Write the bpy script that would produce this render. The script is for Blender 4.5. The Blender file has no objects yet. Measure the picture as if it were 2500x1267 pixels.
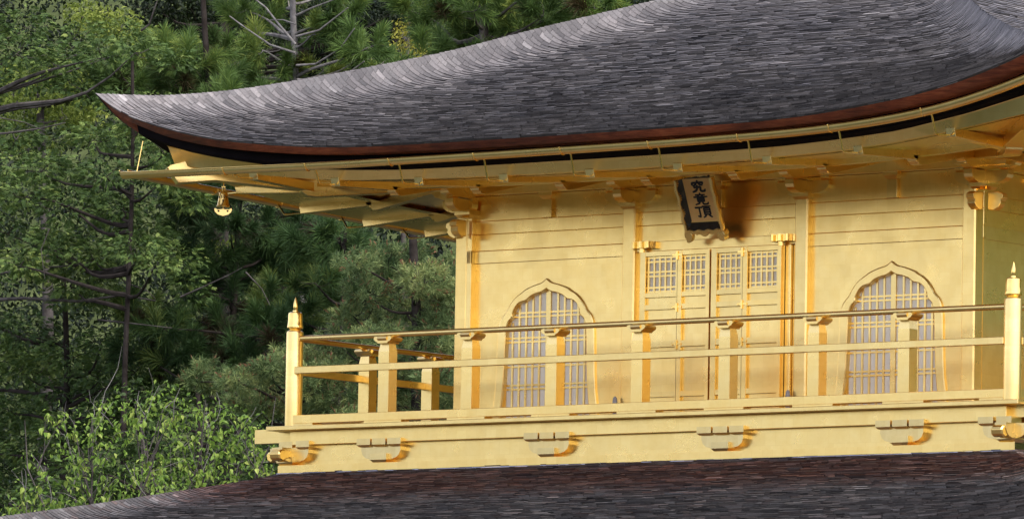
import bpy, bmesh, math, random
import numpy as np
from mathutils import Vector, Matrix
R = math.radians
rng = np.random.default_rng(7)
random.seed(7)
scene = bpy.context.scene
COL = scene.collection

# ------------------------------------------------------------------ camera
cam_data = bpy.data.cameras.new('camera')
cam = bpy.data.objects.new('camera', cam_data)
COL.objects.link(cam)
cam_data.sensor_width = 36.0
cam_data.lens = 270.83
cam_data.clip_start = 1.0
cam_data.clip_end = 5000.0
_th, _pit, _rol = 0.650111, 0.091842, 0.017497
_f = Vector((-math.sin(_th) * math.cos(_pit), math.cos(_th) * math.cos(_pit), math.sin(_pit)))
_r = Vector((math.cos(_th), math.sin(_th), 0.0))
_u = _r.cross(_f)
_c, _s = math.cos(_rol), math.sin(_rol)
_r2, _u2 = _r * _c + _u * _s, _u * _c - _r * _s
cam.matrix_world = Matrix(((_r2.x, _u2.x, -_f.x, 38.583379), (_r2.y, _u2.y, -_f.y, -56.350770),
                           (_r2.z, _u2.z, -_f.z, -4.943869), (0, 0, 0, 1)))
scene.camera = cam

# ------------------------------------------------------------------ overcast daylight
SUN_EL, SUN_AZ = 55.0, 110.0        # azimuth measured from +y clockwise
world = bpy.data.worlds.new('World')
scene.world = world
world.use_nodes = True
wn = world.node_tree.nodes
wl = world.node_tree.links
wn.clear()
w_out = wn.new('ShaderNodeOutputWorld')
w_bg = wn.new('ShaderNodeBackground')
w_sky = wn.new('ShaderNodeTexSky')
w_hsv = wn.new('ShaderNodeHueSaturation')
w_sky.sky_type = 'NISHITA'
w_sky.sun_disc = False
w_sky.sun_elevation = R(SUN_EL)
w_sky.sun_rotation = R(SUN_AZ)
w_sky.air_density = 1.0
w_sky.dust_density = 1.5
w_sky.ozone_density = 1.0
w_hsv.inputs['Saturation'].default_value = 0.62       # cloud cover: a nearly white sky
w_bg.inputs['Strength'].default_value = 0.15
wl.new(w_sky.outputs[0], w_hsv.inputs['Color'])
w_tint = wn.new('ShaderNodeMix'); w_tint.data_type = 'RGBA'; w_tint.blend_type = 'MULTIPLY'
w_tint.inputs[0].default_value = 1.0
w_tint.inputs[7].default_value = (1.02, 0.955, 1.06, 1)      # thin lilac-grey overcast
wl.new(w_hsv.outputs[0], w_tint.inputs[6])
wl.new(w_tint.outputs[2], w_bg.inputs['Color'])
wl.new(w_bg.outputs[0], w_out.inputs['Surface'])

sun_data = bpy.data.lights.new('sun', 'SUN')
sun = bpy.data.objects.new('sun', sun_data)
COL.objects.link(sun)
sun_data.energy = 1.3
sun_data.angle = R(26)
sun_data.color = (1.0, 0.97, 0.92)
_sd = Vector((math.sin(R(SUN_AZ)) * math.cos(R(SUN_EL)), math.cos(R(SUN_AZ)) * math.cos(R(SUN_EL)), math.sin(R(SUN_EL))))
sun.rotation_euler = _sd.to_track_quat('Z', 'Y').to_euler()
sun.location = (0, -40, 60)

scene.view_settings.view_transform = 'Standard'
scene.view_settings.look = 'None'
scene.view_settings.gamma = 1.0
scene.view_settings.exposure = 1.4
scene.view_settings.use_curve_mapping = False
scene.cycles.max_bounces = 10
scene.cycles.glossy_bounces = 8
scene.cycles.diffuse_bounces = 4
scene.cycles.use_denoising = True
scene.cycles.sample_clamp_indirect = 6.0

# ------------------------------------------------------------------ materials
def new_mat(name):
    m = bpy.data.materials.new(name)
    m.use_nodes = True
    nt = m.node_tree
    return m, nt.nodes, nt.links, nt.nodes['Principled BSDF']

def noise(n, l, scale, detail=4.0, rough=0.55, coord='Object', vec=None, stretch=None):
    tc = n.new('ShaderNodeTexCoord')
    t = n.new('ShaderNodeTexNoise')
    t.inputs['Scale'].default_value = scale
    t.inputs['Detail'].default_value = detail
    t.inputs['Roughness'].default_value = rough
    if stretch:
        mp = n.new('ShaderNodeMapping')
        mp.inputs['Scale'].default_value = stretch
        l.new(tc.outputs[coord], mp.inputs['Vector'])
        l.new(mp.outputs[0], t.inputs['Vector'])
    else:
        l.new(tc.outputs[coord], t.inputs['Vector'])
    return t

def ramp(n, l, src, stops):
    r = n.new('ShaderNodeValToRGB')
    el = r.color_ramp.elements
    while len(el) < len(stops):
        el.new(0.5)
    for e, (p, c) in zip(el, stops):
        e.position = p
        e.color = (c[0], c[1], c[2], 1)
    l.new(src, r.inputs['Fac'])
    return r

def bump(n, l, src, bsdf, strength, dist):
    b = n.new('ShaderNodeBump')
    b.inputs['Strength'].default_value = strength
    b.inputs['Distance'].default_value = dist
    l.new(src, b.inputs['Height'])
    l.new(b.outputs[0], bsdf.inputs['Normal'])
    return b

def gold_mat(name, rough, c1, c2, bump_s=0.035):
    m, n, l, b = new_mat(name)
    b.inputs['Metallic'].default_value = 1.0
    t = noise(n, l, 9.0, 6.0, 0.65)
    r = ramp(n, l, t.outputs['Fac'], [(0.28, c2), (0.62, c1)])
    tc = n.new('ShaderNodeTexCoord'); sx = n.new('ShaderNodeSeparateXYZ'); ad = n.new('ShaderNodeMath'); cb = n.new('ShaderNodeCombineXYZ')
    l.new(tc.outputs['Object'], sx.inputs[0]); l.new(sx.outputs[0], ad.inputs[0]); l.new(sx.outputs[1], ad.inputs[1])
    l.new(ad.outputs[0], cb.inputs[0]); l.new(sx.outputs[2], cb.inputs[1])
    br = n.new('ShaderNodeTexBrick')                      # the single sheets of gold leaf
    br.inputs['Scale'].default_value = 9.3
    br.inputs['Brick Width'].default_value = 1.0; br.inputs['Row Height'].default_value = 1.0
    br.inputs['Mortar Size'].default_value = 0.018; br.inputs['Mortar Smooth'].default_value = 0.6
    br.inputs['Color1'].default_value = (1, 1, 1, 1); br.inputs['Color2'].default_value = (0.95, 0.93, 0.895, 1)
    br.inputs['Mortar'].default_value = (0.93, 0.90, 0.84, 1)
    l.new(cb.outputs[0], br.inputs['Vector'])
    mm = n.new('ShaderNodeMix'); mm.data_type = 'RGBA'; mm.blend_type = 'MULTIPLY'; mm.inputs[0].default_value = 1.0
    l.new(r.outputs[0], mm.inputs[6]); l.new(br.outputs['Color'], mm.inputs[7])
    oi = n.new('ShaderNodeObjectInfo')                    # every timber was gilded on its own: slightly different tone
    ro = ramp(n, l, oi.outputs['Random'], [(0.0, (0.90, 0.905, 0.93)), (0.5, (1, 1, 1)), (1.0, (1.0, 0.975, 0.92))])
    m3 = n.new('ShaderNodeMix'); m3.data_type = 'RGBA'; m3.blend_type = 'MULTIPLY'; m3.inputs[0].default_value = 1.0
    l.new(mm.outputs[2], m3.inputs[6]); l.new(ro.outputs[0], m3.inputs[7])
    l.new(m3.outputs[2], b.inputs['Base Color'])
    t2 = noise(n, l, 3.5, 3.0)
    mr = n.new('ShaderNodeMapRange')
    mr.inputs['To Min'].default_value = rough - 0.07
    mr.inputs['To Max'].default_value = rough + 0.07
    l.new(t2.outputs['Fac'], mr.inputs['Value'])
    l.new(mr.outputs[0], b.inputs['Roughness'])
    t3 = noise(n, l, 38.0, 4.0, 0.6)
    bump(n, l, t3.outputs['Fac'], b, bump_s, 0.01)
    return m

GOLD = gold_mat('gold_leaf', 0.29, (1.0, 0.735, 0.275), (0.96, 0.68, 0.230))
GOLD_S = gold_mat('polished_gold', 0.20, (1.0, 0.705, 0.225), (0.95, 0.64, 0.18), 0.03)

GOLD_B = gold_mat('bracket_gold_sheen_tone', 0.34, (0.90, 0.70, 0.31), (0.84, 0.63, 0.25))  # brackets' greyer reflections put into the colour, to set them off the wall

def plain(name, col, rough=0.6, metal=0.0, nscale=None, col2=None, bump_s=0.0):
    m, n, l, b = new_mat(name)
    b.inputs['Roughness'].default_value = rough
    b.inputs['Metallic'].default_value = metal
    if nscale:
        t = noise(n, l, nscale, 5.0)
        r = ramp(n, l, t.outputs['Fac'], [(0.3, col), (0.7, col2 or col)])
        l.new(r.outputs[0], b.inputs['Base Color'])
        if bump_s:
            bump(n, l, t.outputs['Fac'], b, bump_s, 0.02)
    else:
        b.inputs['Base Color'].default_value = (*col, 1)
    return m

def matte(*a, **k):
    m = plain(*a, **k)
    m.node_tree.nodes['Principled BSDF'].inputs['Specular IOR Level'].default_value = 0.04
    return m

PAPER = plain('window_paper', (0.97, 0.885, 0.67), 0.65, 0, 6.0, (0.98, 0.905, 0.71))
LACQUER = matte('black_lacquer', (0.006, 0.005, 0.006), 0.85, 0, 5.0, (0.012, 0.009, 0.009))
SIGN_DARK = plain('sign_frame_lacquer', (0.008, 0.016, 0.016), 0.4, 0, 30.0, (0.02, 0.018, 0.02))
SIGN_FACE = plain('sign_face_gold', (0.86, 0.53, 0.19), 0.6, 0.0, 14.0, (0.92, 0.60, 0.24))
INK = plain('ink', (0.006, 0.006, 0.012), 0.5)
STONE = plain('grey_stone', (0.34, 0.31, 0.27), 0.8, 0, 40.0, (0.46, 0.43, 0.38), 0.3)
LEADGREY = plain('flashing_metal', (0.42, 0.43, 0.46), 0.45, 0.6, 12.0, (0.5, 0.5, 0.52))
SHADE_HOLE = plain('dark_slot', (0.012, 0.008, 0.004), 0.8)  # dark colour standing in for the shade inside the bell's slots and holes
PLASTER = plain('dark_plank', (0.05, 0.035, 0.025), 0.8, 0, 6.0, (0.08, 0.06, 0.045))

def shingle_mat():
    m, n, l, b = new_mat('weathered_shingle')
    b.inputs['Roughness'].default_value = 0.62
    b.inputs['Specular IOR Level'].default_value = 0.45
    at = n.new('ShaderNodeAttribute'); at.attribute_name = 'tint'
    r = ramp(n, l, at.outputs['Fac'], [(0.0, (0.022, 0.0205, 0.0180)), (0.45, (0.105, 0.097, 0.086)),
                                        (0.85, (0.235, 0.220, 0.196)), (1.0, (0.40, 0.38, 0.34))])
    big = noise(n, l, 0.9, 3.0)
    r2 = ramp(n, l, big.outputs['Fac'], [(0.30, (0.72, 0.72, 0.74)), (0.68, (1.18, 1.16, 1.15))])
    mx = n.new('ShaderNodeMix'); mx.data_type = 'RGBA'; mx.blend_type = 'MULTIPLY'
    mx.inputs[0].default_value = 1.0
    l.new(r.outputs[0], mx.inputs[6]); l.new(r2.outputs[0], mx.inputs[7])
    at2 = n.new('ShaderNodeAttribute'); at2.attribute_name = 'fresh'      # younger, still reddish bark
    red = ramp(n, l, at.outputs['Fac'], [(0.0, (0.026, 0.012, 0.008)), (0.5, (0.105, 0.044, 0.024)), (1.0, (0.44, 0.19, 0.11))])
    mx2 = n.new('ShaderNodeMix'); mx2.data_type = 'RGBA'
    l.new(at2.outputs['Fac'], mx2.inputs[0])
    l.new(mx.outputs[2], mx2.inputs[6]); l.new(red.outputs[0], mx2.inputs[7])
    fine = noise(n, l, 60.0, 4.0, 0.7)
    r3 = ramp(n, l, fine.outputs['Fac'], [(0.3, (0.75, 0.75, 0.75)), (0.7, (1.2, 1.2, 1.2))])
    mx3 = n.new('ShaderNodeMix'); mx3.data_type = 'RGBA'; mx3.blend_type = 'MULTIPLY'
    mx3.inputs[0].default_value = 1.0
    l.new(mx2.outputs[2], mx3.inputs[6]); l.new(r3.outputs[0], mx3.inputs[7])
    l.new(mx3.outputs[2], b.inputs['Base Color'])
    bump(n, l, fine.outputs['Fac'], b, 0.4, 0.006)
    return m
SHINGLE = shingle_mat()

def bark_edge_mat():
    m, n, l, b = new_mat('red_bark_edge')
    b.inputs['Roughness'].default_value = 0.75
    t = noise(n, l, 1.0, 5.0, 0.7, stretch=(5, 5, 55))
    t2 = noise(n, l, 1.1, 4.0, 0.6)
    r = ramp(n, l, t.outputs['Fac'], [(0.28, (0.10, 0.028, 0.015)), (0.5, (0.30, 0.070, 0.028)), (0.75, (0.48, 0.16, 0.07))])
    r2 = ramp(n, l, t2.outputs['Fac'], [(0.36, (0.45, 0.40, 0.45)), (0.62, (1.15, 1.1, 1.0))])
    mx = n.new('ShaderNodeMix'); mx.data_type = 'RGBA'; mx.blend_type = 'MULTIPLY'
    mx.inputs[0].default_value = 1.0
    l.new(r.outputs[0], mx.inputs[6]); l.new(r2.outputs[0], mx.inputs[7])
    l.new(mx.outputs[2], b.inputs['Base Color'])
    bump(n, l, t.outputs['Fac'], b, 0.6, 0.01)
    return m
REDEDGE = bark_edge_mat()

def leaf_mat(name, stops, trans=0.25, rough=0.55):
    m, n, l, b = new_mat(name)
    b.inputs['Roughness'].default_value = rough
    b.inputs['Specular IOR Level'].default_value = 0.16
    at = n.new('ShaderNodeAttribute'); at.attribute_name = 'tint'
    r = ramp(n, l, at.outputs['Fac'], stops)
    l.new(r.outputs[0], b.inputs['Base Color'])
    tr = n.new('ShaderNodeBsdfTranslucent')
    l.new(r.outputs[0], tr.inputs['Color'])
    mix = n.new('ShaderNodeMixShader')
    mix.inputs[0].default_value = trans
    out = n['Material Output']
    l.new(b.outputs[0], mix.inputs[1]); l.new(tr.outputs[0], mix.inputs[2])
    l.new(mix.outputs[0], out.inputs['Surface'])
    return m

M_CEDAR = leaf_mat('cedar_needles', [(0.0, (0.062, 0.043, 0.018)), (0.3, (0.054, 0.098, 0.026)), (0.7, (0.112, 0.183, 0.039)), (1.0, (0.262, 0.305, 0.058))])
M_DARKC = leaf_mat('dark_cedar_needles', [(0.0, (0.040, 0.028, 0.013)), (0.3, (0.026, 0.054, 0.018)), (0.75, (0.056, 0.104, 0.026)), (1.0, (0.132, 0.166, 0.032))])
M_HINOKI = leaf_mat('cypress_sprays', [(0.0, (0.034, 0.042, 0.014)), (0.35, (0.060, 0.109, 0.029)), (0.75, (0.138, 0.206, 0.048)), (1.0, (0.265, 0.323, 0.078))])
M_PINE = leaf_mat('pine_needles', [(0.0, (0.251, 0.114, 0.059)), (0.10, (0.213, 0.114, 0.053)), (0.13, (0.057, 0.091, 0.031)), (0.6, (0.131, 0.187, 0.062)), (1.0, (0.314, 0.347, 0.111))])
M_PALE = leaf_mat('pale_spring_leaves', [(0.0, (0.064, 0.091, 0.015)), (0.5, (0.170, 0.223, 0.035)), (1.0, (0.362, 0.394, 0.084))], 0.35)
M_YELLOW = leaf_mat('yellow_bush_leaves', [(0.0, (0.106, 0.106, 0.015)), (0.5, (0.298, 0.277, 0.038)), (1.0, (0.465, 0.465, 0.084))], 0.35)
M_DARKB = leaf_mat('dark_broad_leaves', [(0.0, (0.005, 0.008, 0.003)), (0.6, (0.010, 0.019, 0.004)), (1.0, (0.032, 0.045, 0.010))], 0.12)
M_SAP = leaf_mat('fresh_green_leaves', [(0.0, (0.091, 0.170, 0.025)), (0.5, (0.204, 0.317, 0.048)), (1.0, (0.408, 0.471, 0.106))], 0.35, 0.42)
BARK = matte('grey_bark', (0.040, 0.033, 0.027), 0.85, 0, 9.0, (0.12, 0.105, 0.09), 0.4)
BARK_PALE = matte('pale_bark', (0.12, 0.107, 0.092), 0.85, 0, 12.0, (0.26, 0.24, 0.21), 0.3)
BARK_DARK = matte('dark_bark', (0.017, 0.013, 0.010), 0.9, 0, 9.0, (0.045, 0.037, 0.03), 0.4)
GROUND = matte('mossy_ground', (0.035, 0.045, 0.018), 0.95, 0, 0.3, (0.07, 0.065, 0.04), 0.3)
HILLM = matte('forest_floor', (0.045, 0.060, 0.020), 0.95, 0, 1.2, (0.10, 0.12, 0.042), 0.5)

def water_mat():
    m, n, l, b = new_mat('pond_water')
    b.inputs['Base Color'].default_value = (0.02, 0.03, 0.02, 1)
    b.inputs['Roughness'].default_value = 0.08
    b.inputs['IOR'].default_value = 1.33
    t = noise(n, l, 2.0, 3.0)
    bump(n, l, t.outputs['Fac'], b, 0.15, 0.05)
    return m
WATER = water_mat()

# ------------------------------------------------------------------ mesh helpers
class MB:
    def __init__(self):
        self.v = []; self.f = []
    def quadbox(self, c):            # 8 corners: bottom 4 ccw, top 4 ccw
        o = len(self.v); self.v += [tuple(p) for p in c]
        self.f += [(o, o+3, o+2, o+1), (o+4, o+5, o+6, o+7), (o, o+1, o+5, o+4), (o+1, o+2, o+6, o+5), (o+2, o+3, o+7, o+6), (o+3, o, o+4, o+7)]
        return self
    def box(self, x0, x1, y0, y1, z0, z1):
        return self.quadbox([(x0, y0, z0), (x1, y0, z0), (x1, y1, z0), (x0, y1, z0), (x0, y0, z1), (x1, y0, z1), (x1, y1, z1), (x0, y1, z1)])
    def frustum(self, cx, cy, z0, z1, h0, h1):
        return self.quadbox([(cx-h0, cy-h0, z0), (cx+h0, cy-h0, z0), (cx+h0, cy+h0, z0), (cx-h0, cy+h0, z0), (cx-h1, cy-h1, z1), (cx+h1, cy-h1, z1), (cx+h1, cy+h1, z1), (cx-h1, cy+h1, z1)])
    def prism(self, pts, fn, a, b):  # closed outline pts (p,q); fn(p,q,s) -> xyz
        o = len(self.v); n = len(pts)
        self.v += [tuple(fn(p, q, a)) for p, q in pts] + [tuple(fn(p, q, b)) for p, q in pts]
        self.f.append(tuple(range(o, o+n))); self.f.append(tuple(range(o+2*n-1, o+n-1, -1)))
        for i in range(n):
            j = (i+1) % n
            self.f.append((o+i, o+n+i, o+n+j, o+j))
        return self
    def tube(self, path, rad, seg=10, cap=True):
        path = [Vector(p) for p in path]
        rad = rad if isinstance(rad, (list, tuple)) else [rad]*len(path)
        o = len(self.v); prev = None
        for i, p in enumerate(path):
            d = (path[min(i+1, len(path)-1)] - path[max(i-1, 0)]).normalized()
            if prev is None:
                a = d.orthogonal().normalized()
            else:
                a = (prev - d * prev.dot(d)).normalized()
            prev = a; b = d.cross(a)
            for k in range(seg):
                t = 2*math.pi*k/seg
                self.v.append(tuple(p + (a*math.cos(t) + b*math.sin(t)) * rad[i]))
        for i in range(len(path)-1):
            for k in range(seg):
                k2 = (k+1) % seg
                self.f.append((o+i*seg+k, o+i*seg+k2, o+(i+1)*seg+k2, o+(i+1)*seg+k))
        if cap:
            self.f.append(tuple(o+k for k in range(seg-1, -1, -1)))
            e = o+(len(path)-1)*seg
            self.f.append(tuple(e+k for k in range(seg)))
        return self
    def lathe(self, prof, cx, cy, seg=24, mod=None):   # prof [(r,z)]
        o = len(self.v)
        for r, z in prof:
            for k in range(seg):
                t = 2*math.pi*k/seg
                rr = r * (mod(t, z) if mod else 1.0)
                self.v.append((cx+rr*math.cos(t), cy+rr*math.sin(t), z))
        for i in range(len(prof)-1):
            for k in range(seg):
                k2 = (k+1) % seg
                self.f.append((o+i*seg+k, o+i*seg+k2, o+(i+1)*seg+k2, o+(i+1)*seg+k))
        self.f.append(tuple(o+k for k in range(seg-1, -1, -1)))
        e = o+(len(prof)-1)*seg
        self.f.append(tuple(e+k for k in range(seg)))
        return self
    def sheet(self, grid):          # grid[i][j] of xyz
        o = len(self.v); n = len(grid[0])
        for row in grid: self.v += [tuple(p) for p in row]
        for i in range(len(grid)-1):
            for j in range(n-1):
                self.f.append((o+i*n+j, o+i*n+j+1, o+(i+1)*n+j+1, o+(i+1)*n+j))
        return self
    def mesh(self, name, mat, smooth=False):
        me = bpy.data.meshes.new(name)
        me.from_pydata(self.v, [], self.f)
        me.materials.append(mat)
        bm = bmesh.new(); bm.from_mesh(me)
        bmesh.ops.recalc_face_normals(bm, faces=bm.faces)
        bm.to_mesh(me); bm.free()
        if smooth:
            me.polygons.foreach_set('use_smooth', [True]*len(me.polygons))
            try: me.set_sharp_from_angle(angle=R(38))
            except Exception: pass
        me.update()
        return me
    def build(self, name, mat, parent=None, smooth=False, bevel=0.0):
        me = self.mesh(name, mat, smooth)
        if bevel:
            bm = bmesh.new(); bm.from_mesh(me)
            es = [e for e in bm.edges if len(e.link_faces) == 2 and e.calc_face_angle(0) > 0.5]
            bmesh.ops.bevel(bm, geom=es, offset=bevel, segments=1, affect='EDGES', profile=0.5, clamp_overlap=True)
            bm.to_mesh(me); bm.free()
        return link(name, me, parent)

def link(name, me, parent=None, loc=(0, 0, 0), rz=0.0):
    o = bpy.data.objects.new(name, me)
    COL.objects.link(o)
    o.parent = parent
    o.location = loc
    o.rotation_euler = (0, 0, rz)
    return o

def dup(o, parent, rz=0.0, loc=None):
    c = o.copy(); COL.objects.link(c)
    c.parent = parent
    if rz: c.rotation_euler = (0, 0, o.rotation_euler.z + rz)
    if rz and loc is None:
        l = o.location; cs, sn = math.cos(rz), math.sin(rz)
        c.location = (l.x*cs - l.y*sn, l.x*sn + l.y*cs, l.z)
    if loc is not None: c.location = loc
    for ch in list(o.children):
        d = ch.copy(); COL.objects.link(d); d.parent = c
    return c

def tag(o, label=None, category=None, kind=None, group=None):
    if label: o['label'] = label
    if category: o['category'] = category
    if kind: o['kind'] = kind
    if group: o['group'] = group
    return o

def empty(name, loc=(0, 0, 0)):
    o = bpy.data.objects.new(name, None); COL.objects.link(o)
    o.location = loc; o.empty_display_size = 0.3
    return o

# ------------------------------------------------------------------ setting: ground, pond, hill
GZ = -6.9
def hill_z(x, y):
    # smooth rise of the wooded slope behind the pavilion
    d = y - 9.0 - 0.10 * x
    if d <= 0: return GZ
    return GZ + 0.42 * d * d / (d + 7.0) + 0.5 * math.sin(x*0.13) * min(1, d/15) + 0.4 * math.sin(y*0.21 + x*0.07) * min(1, d/15)
mb = MB(); mb.sheet([[(x, y, GZ) for x in (-2500, -200, 200, 2500)] for y in (-2500, -150, 8.0, 2500)])
tag(mb.build('ground', GROUND), kind='structure')
mb = MB()
ring = [(46*math.cos(2*math.pi*k/48)*(1+0.10*math.sin(3*2*math.pi*k/48)), -37 + 27*math.sin(2*math.pi*k/48)*(1+0.08*math.cos(2*2*math.pi*k/48))) for k in range(48)]
mb.v = [(x, y, GZ+0.03) for x, y in ring]; mb.f = [tuple(range(48))]
tag(mb.build('pond', WATER), kind='structure')
ys = list(np.linspace(8, 140, 45)); xs = list(np.linspace(-150, 150, 61))
mb = MB(); mb.sheet([[(x, y, hill_z(x, y) + (0.02 if j else -0.3)) for x in xs] for j, y in enumerate(ys)])
tag(mb.build('hill', HILLM, smooth=True), kind='structure')

# ------------------------------------------------------------------ the pavilion
PAV = tag(empty('pavilion'), 'three-bay gold-leaf pavilion storey with grey shingle roof and railed balcony', 'pavilion')
P = PAV
HB = 2.745                       # half width to column faces
F = -HB                          # y of the front column faces
AX = (-2.743, -0.914, 0.914, 2.743)
SIDES = (math.pi/2, math.pi, -math.pi/2)

# ---- columns
def column_mesh():
    w, c = 0.0665, 0.012
    pts = [(-w+c, -w), (w-c, -w), (w, -w+c), (w, w-c), (w-c, w), (-w+c, w), (-w, w-c), (-w, -w+c)]
    return MB().prism(pts, lambda p, q, s: (p, q, s), -0.235, 1.645).mesh('column', GOLD)
cm = column_mesh()
for k in range(4):
    for i in range(3):
        a = (0, *SIDES)[k]
        x, y = AX[i], F + 0.0665
        cs, sn = math.cos(a), math.sin(a)
        link('column', cm, P, (x*cs - y*sn, x*sn + y*cs, 0), a)

WY = F + 0.067                   # wall plane
# ---- ogee (bell shaped) window outlines, relative to the apex axis
INNER = [(0, .993), (.03, .974), (.06, .962), (.1, .955), (.14, .945), (.18, .928), (.205, .908), (.222, .893), (.26, .888), (.295, .881), (.33, .854), (.358, .814), (.372, .779), (.369, .748), (.395, .734), (.415, .714), (.43, .669), (.438, .604), (.443, .519), (.449, .364), (.456, .174), (.468, .054), (.48, -.046), (.50, -.232)]
OUTER = [(0, 1.084), (.03, 1.06), (.057, 1.046), (.128, 1.030), (.19, 1.010), (.235, .993), (.27, .968), (.315, .944), (.356, .912), (.395, .868), (.422, .828), (.44, .795), (.462, .777), (.485, .754), (.505, .720), (.516, .69), (.53, .60), (.533, .464), (.541, .227), (.551, .08), (.569, -.039), (.585, -.232)]

def interp_outline(o, n=40):
    d = [0.0]
    for a, b in zip(o, o[1:]): d.append(d[-1] + math.hypot(b[0]-a[0], b[1]-a[1]))
    return o

def half_width_at(z):
    zs = [p[1] for p in INNER][::-1]; xs_ = [p[0] for p in INNER][::-1]
    return float(np.interp(z, zs, xs_))

def window_bay(cx, x0, x1):
    # wall with a bell-shaped hole, then frame, lattice and paper
    zb, zt = -0.234, 1.24
    mb = MB()
    for s in (-1, 1):
        xe = x0 if s < 0 else x1
        hole = [(cx + s*p[0], p[1]) for p in OUTER]
        pts = hole + [(xe, zb), (xe, zt), (cx, zt)]
        mb.prism(pts, lambda p, q, t: (p, t, q), WY, WY + 0.05)
    mb.build('wall_panel', GOLD, P)
    w = MB()
    yf, yb = F + 0.046, F + 0.135
    for s in (-1, 1):
        n = len(INNER)
        # ring front: resample the outer outline to the inner vertex count by arc length
        def resample(o, m):
            d = [0.0]
            for a, b in zip(o, o[1:]): d.append(d[-1] + math.hypot(b[0]-a[0], b[1]-a[1]))
            t = np.linspace(0, d[-1], m)
            return list(zip(np.interp(t, d, [p[0] for p in o]), np.interp(t, d, [p[1] for p in o])))
        # dense matched outlines
        I = resample(INNER, 64); O = resample(OUTER, 64)
        I[0], O[0] = INNER[0], OUTER[0]
        X = lambda p: cx + s*p[0]
        w.sheet([[(X(p), yf + 0.004, p[1]) for p in O], [(X(a)+(X(b)-X(a))*0.12, yf, a[1]+(b[1]-a[1])*0.12) for a, b in zip(O, I)], [(X(a)+(X(b)-X(a))*0.9, yf, a[1]+(b[1]-a[1])*0.9) for a, b in zip(O, I)], [(X(p), yf+0.005, p[1]) for p in I], [(X(p), yb, p[1]) for p in I]])
        w.sheet([[(X(p), yf + 0.004, p[1]) for p in O], [(X(p), WY + 0.02, p[1]) for p in O]])
    win = w.build('window', GOLD, P)
    # paper
    pts = [(cx + p[0]*1.02, p[1]+0.006) for p in INNER] + [(cx - p[0]*1.02, p[1]+0.006) for p in INNER[:0:-1]]
    MB().prism(pts, lambda p, q, t: (p, t, q), F + 0.103, F + 0.109).build('paper_pane', PAPER, win)
    # lattice bars
    yl0, yl1 = F + 0.090, F + 0.101
    xsb = [0.0] + [s*(0.026 + 0.0735*k) for k in range(1, 7) for s in (-1, 1)]
    for dx in xsb:
        hw = 0.025 if dx == 0 else 0.0092
        # height where the opening is that wide
        if abs(dx) < 0.47:
            zt2 = float(np.interp(abs(dx), [p[0] for p in sorted(INNER)], [p[1] for p in sorted(INNER)]))
        else: continue
        if abs(dx) < 0.37: zz = zt2
        else: zz = {True: 0.70}.get(abs(dx) < 0.42, 0.45)
        if abs(dx) > 0.44: zz = 0.30
        MB().box(cx+dx-hw, cx+dx+hw, yl0 - (0.006 if dx == 0 else 0), yl1, -0.22, zz + 0.01).build('lattice_bar', GOLD, win)
    for zc in (0.792, 0.757, 0.572, 0.537, 0.355, 0.320, 0.158, 0.123, -0.055):
        hw = half_width_at(zc) + 0.008
        MB().box(cx-hw, cx+hw, yl0+0.004, yl1-0.003, zc-0.0082, zc+0.0082).build('lattice_bar', GOLD, win)
    return win

for cx, a, b in ((-1.832, AX[0], AX[1]), (1.822, AX[2], AX[3])):
    window_bay(cx, a, b)

# ---- upper wall boards, beams
def board(name, x0, x1, y0, y1, z0, z1, bev=0.004, mat=GOLD):
    return MB().box(x0, x1, y0, y1, z0, z1).build(name, mat, P, bevel=bev)

def upper_wall(x0, x1, mid=False):
    out = []
    if not mid:
        out.append(board('head_rail', x0, x1, F + 0.062, F + 0.11, 1.2415, 1.352))
    out.append(board('wall_board', x0, x1, WY, WY + 0.05, 1.3522, 1.498))
    out.append(board('tie_beam', x0, x1, F + 0.0655, F + 0.12, 1.4982, 1.616))
    out.append(board('wall_board', x0, x1, WY + 0.002, WY + 0.05, 1.6163, 1.836))
    cx = (x0+x1)/2
    s = MB().box(cx-0.052, cx+0.052, F+0.030, F+0.09, 1.616, 1.776)
    s.quadbox([(cx-.045, F+.026, 1.776), (cx+.045, F+.026, 1.776), (cx+.045, F+.09, 1.776), (cx-.045, F+.09, 1.776), (cx-.075, F+.0, 1.806), (cx+.075, F+.0, 1.806), (cx+.075, F+.09, 1.806), (cx-.075, F+.09, 1.806)])
    s.box(cx-0.075, cx+0.075, F+0.0, F+0.09, 1.806, 1.868)
    out.append(s.build('strut', GOLD, P, bevel=0.003))
    return out
side_parts = []
for i in range(3):
    side_parts += upper_wall(AX[i], AX[i+1], mid=(i == 1))
# plain lower walls on the other three sides
plainwalls = []
for a in SIDES:
    for i in range(3):
        o = MB().box(AX[i], AX[i+1], WY, WY+0.05, -0.234, 1.2425).build('wall_panel', GOLD, P)
        o.rotation_euler.z = a
        o2 = MB().box(AX[i], AX[i+1], F+0.054, F+0.11, 1.2435, 1.3525).build('head_rail', GOLD, P)
        o2.rotation_euler.z = a
# purlin and wall plate (run round all sides)
side_parts.append(board('purlin', -3.02, 3.02, F - 0.03, F + 0.10, 1.838, 1.965))

# ---- middle bay: lintel, jambs, doors
board('door_lintel', AX[1], AX[2], F + 0.030, F + 0.11, 1.268, 1.352)
for s in (-1, 1):
    board('door_jamb', *(sorted((s*0.765, s*0.80))), F + 0.02, F + 0.12, -0.234, 1.267)
    board('door_post', *(sorted((s*0.802, s*0.875))), F + 0.055, F + 0.12, -0.234, 1.2675)
board('door_back', -0.765, 0.765, F + 0.028, F + 0.12, -0.234, 1.2665, 0)

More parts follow.
